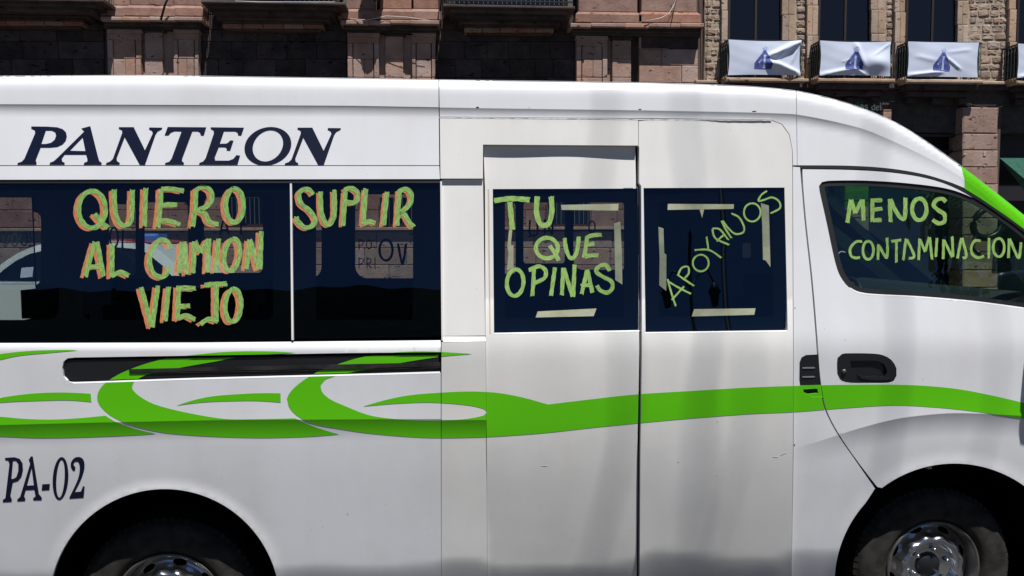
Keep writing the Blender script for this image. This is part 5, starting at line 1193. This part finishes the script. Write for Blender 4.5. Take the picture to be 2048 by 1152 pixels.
# ------------------------------------------------------------------ plaza behind the camera: lamps and trees (they appear in the glass; the tall laurels are added sky blockers)
def tree(x, y, h, r_, nleaf, seed, label, trunk_r=0.16, ls=1.0):
    rt = root('plaza_tree', label, 'tree', (x, y, 0.13), 'trees of the plaza reflected in the windows')
    rr_ = random.Random(seed); t = MB()
    t.tube([(x, y, 0.1), (x+0.1, y, h*0.3), (x-0.05, y+0.1, h*0.6), (x, y, h*0.8)], [trunk_r, trunk_r*0.8, trunk_r*0.5, trunk_r*0.2], 10)
    tips = []
    for k in range(9):
        a = rr_.uniform(0, 6.28); z0 = h*rr_.uniform(0.32, 0.6); e = (x+r_*0.75*math.cos(a), y+r_*0.75*math.sin(a), min(h*0.95, z0+h*rr_.uniform(0.15, 0.35)))
        t.tube([(x, y, z0), ((x+e[0])/2, (y+e[1])/2, (z0+e[2])/2+0.2), e], [trunk_r*0.4, trunk_r*0.25, 0.02], 6); tips.append(e)
    t.build('trunk', M['bark'], rt)
    l_ = MB(); cl = [(x+rr_.gauss(0, r_*0.45), y+rr_.gauss(0, r_*0.45), h*0.68+rr_.gauss(0, h*0.13)) for _ in range(26)]+tips
    for k in range(nleaf):
        c_ = rr_.choice(cl); s_ = ls*rr_.uniform(0.12, 0.26); q = Vector((c_[0]+rr_.gauss(0, r_*0.17), c_[1]+rr_.gauss(0, r_*0.17), c_[2]+rr_.gauss(0, r_*0.14)))
        d1 = Vector((rr_.uniform(-1, 1), rr_.uniform(-1, 1), rr_.uniform(-.6, .6))).normalized(); d2_ = d1.orthogonal().normalized()
        l_.add([q-d1*s_, q+d2_*s_*0.5, q+d1*s_, q-d2_*s_*0.5], [(0, 1, 2, 3)])
    l_.build('crown', M['leaf'], rt)
for (x, y, h, r_, s_, lb) in ((-13.5, -25, 6.4, 3.0, 1, 'round leafy tree across the plaza behind the photographer, far left'), (-8.2, -26, 6.2, 3.0, 2, 'wide leafy tree across the plaza behind the photographer, left of centre'),
                              (-3.6, -25, 6.0, 2.8, 3, 'low leafy tree across the plaza behind the photographer, in the middle'), (19, -26, 5.6, 2.4, 4, 'small leafy tree across the plaza behind the photographer, far right')):
    tree(x, y, h*0.9, r_, 9000, s_, lb, 0.16, 0.5)
for (x, y, h, r_, s_, lb) in ((-33, -16, 15, 5.5, 11, 'unseen tall laurel added to block sky light, left end nearest the street'), (-38, -27, 17, 6.5, 12, 'unseen tall laurel added to block sky light, left end farther back'), (-31, -38, 13, 5.0, 15, 'unseen tall laurel added to block sky light, behind the left end of the hedge'),
                              (24, -17, 15, 5.5, 13, 'unseen tall laurel added to block sky light, right end nearest the street'), (30, -27, 17, 6.5, 14, 'unseen tall laurel added to block sky light, right end farther back'), (37, -10, 14, 6.0, 16, 'unseen tall laurel added to block sky light, right street corner')):
    tree(x, y, h, r_, 6000, s_, lb, 0.35, 1.9)  # out-of-view trees added to cut the sky fill on facade and van
rt = root('skyline_hedge', 'long tall hedge mass added behind the photographer to darken the lower window reflections', 'hedge', (-9, -27.5, 0.1))  # added mass, shaped to give the glass a dark reflected skyline
t = MB(); HG = lambda x: 8.12-0.02*x+0.06*math.sin(x*1.1)+0.04*math.sin(x*3.3+1)
hx_ = np.arange(-34, 0.7, 0.15); k_ = len(hx_)
t.add([(a, -27, 0) for a in hx_]+[(a, -27, HG(a)) for a in hx_]+[(a, -28.5, HG(a)) for a in hx_], [(i, i+1, k_+i+1, k_+i) for i in range(k_-1)]+[(k_+i, k_+i+1, 2*k_+i+1, 2*k_+i) for i in range(k_-1)])
t.box(0.62, 26, -28.5, -27, 0, 3.0); rr_ = random.Random(77)
for k in range(9000):
    x_ = rr_.uniform(-30, 26); hz = HG(x_)-0.05 if x_ < 0.6 else 3.0; q = Vector((x_, rr_.uniform(-27.3, -26.85), rr_.uniform(0.1, hz+0.05))); s_ = rr_.uniform(0.05, 0.13)
    d1 = Vector((rr_.uniform(-1, 1), rr_.uniform(-.5, .5), rr_.uniform(-.7, .7))).normalized(); d2_ = d1.orthogonal().normalized(); t.add([q-d1*s_, q+d2_*s_*0.6, q+d1*s_, q-d2_*s_*0.6], [(0, 1, 2, 3)])
t.build('foliage', M['leaf'], rt)
# tall slender tree whose stems dapple the minibus side
rt = root('plaza_tree', 'tall slender bare-stemmed tree on the kerb behind the photographer', 'tree', (9.6, -6.4, 0.13))
t = MB(); rr_ = random.Random(9)
def stem(x, y, z0, z1, r_, wob=0.06):
    pts = []; 
    for k in range(9):
        f = k/8; pts.append((x+rr_.uniform(-wob, wob), y+rr_.uniform(-wob, wob), z0+(z1-z0)*f))
    t.tube(pts, [r_*(1-0.06*k) for k in range(9)], 8)
t.tube([(9.6, -6.4, -0.1), (9.5, -6.4, 5), (6.9, -6.3, 11.5)], [0.2, 0.17, 0.10], 10)
tgt = [(0.62, .018), (0.98, .022), (1.10, .010), (1.74, .018), (2.16, .011)]
for x_, r_ in tgt:
    sx = x_+2.15; t.tube([(6.9, -6.3, 11.3), ((6.9+sx)/2, -6.1, 13.0), (sx, -5.9, 13.6)], 0.03, 6); stem(sx, -5.9, 13.6, 17.5, r_*0.85)
t.build('trunk', M['bark'], rt)
def lamp(x, y, h, label):
    rt = root('street_lamp', label, 'street lamp', (x, y, 0.13))
    t = MB(); t.tube([(x, y, 0.1), (x, y, 0.9), (x, y, 1.0), (x, y, h)], [0.11, 0.09, 0.05, 0.035], 10)
    t.build('post', M['lamp_iron'], rt)
    for sx in (-1, 1):
        t = MB(); t.tube([(x, y, h-0.35), (x+sx*0.18, y, h-0.05), (x+sx*0.42, y, h+0.02), (x+sx*0.55, y, h-0.2)], 0.018, 6); t.build('arm', M['lamp_iron'], rt)
        t = MB(); t.lathe([(0.0001, 0.0), (0.06, -0.02), (0.12, -0.14), (0.15, -0.2), (0.11, -0.22), (0.07, -0.46), (0.0001, -0.48)], (x+sx*0.55, y, h-0.2), 14, axis='z'); t.build('lantern', M['lamp_iron'], rt)
    t = MB(); t.lathe([(0.0001, 0.35), (0.03, 0.3), (0.05, 0.05), (0.035, 0)], (x, y, h), 10, axis='z'); t.build('finial', M['lamp_iron'], rt)
def refl(u, v, y):
    """where the ray seen at (u,v) goes after mirroring in the side glass"""
    e = 3.0; f = lambda a, b_: P(np.array([a]), np.array([b_]), upper(np.array([a]), np.array([b_])))[0]
    p_ = f(u, v); n_ = np.cross(f(u+e, v)-p_, f(u, v+e)-p_); n_ /= np.linalg.norm(n_); d = (p_-CAM)/np.linalg.norm(p_-CAM); r_ = d-2*d.dot(n_)*n_
    return p_+r_*(y-p_[1])/r_[1]
print('REFL', refl(1400, 545, -14), refl(1457, 500, -12), refl(700, 575, -25), refl(200, 575, -25), refl(1900, 600, -25), refl(1400, 500, -14))
lamp(5.35, -14, 5.05, 'two-armed black street lamp on the plaza behind the photographer')
t = MB(); t.tube([(5.42, -12, -0.1), (5.42, -12, 9.0)], [0.06, 0.045], 10); t.build('utility_pole', M['lamp_iron'], label='tall thin black pole on the plaza behind the photographer', cat='pole')
print('blocks', count[0], 'wheel z', c1[2], c2[2], 'objs', len(bpy.data.objects))
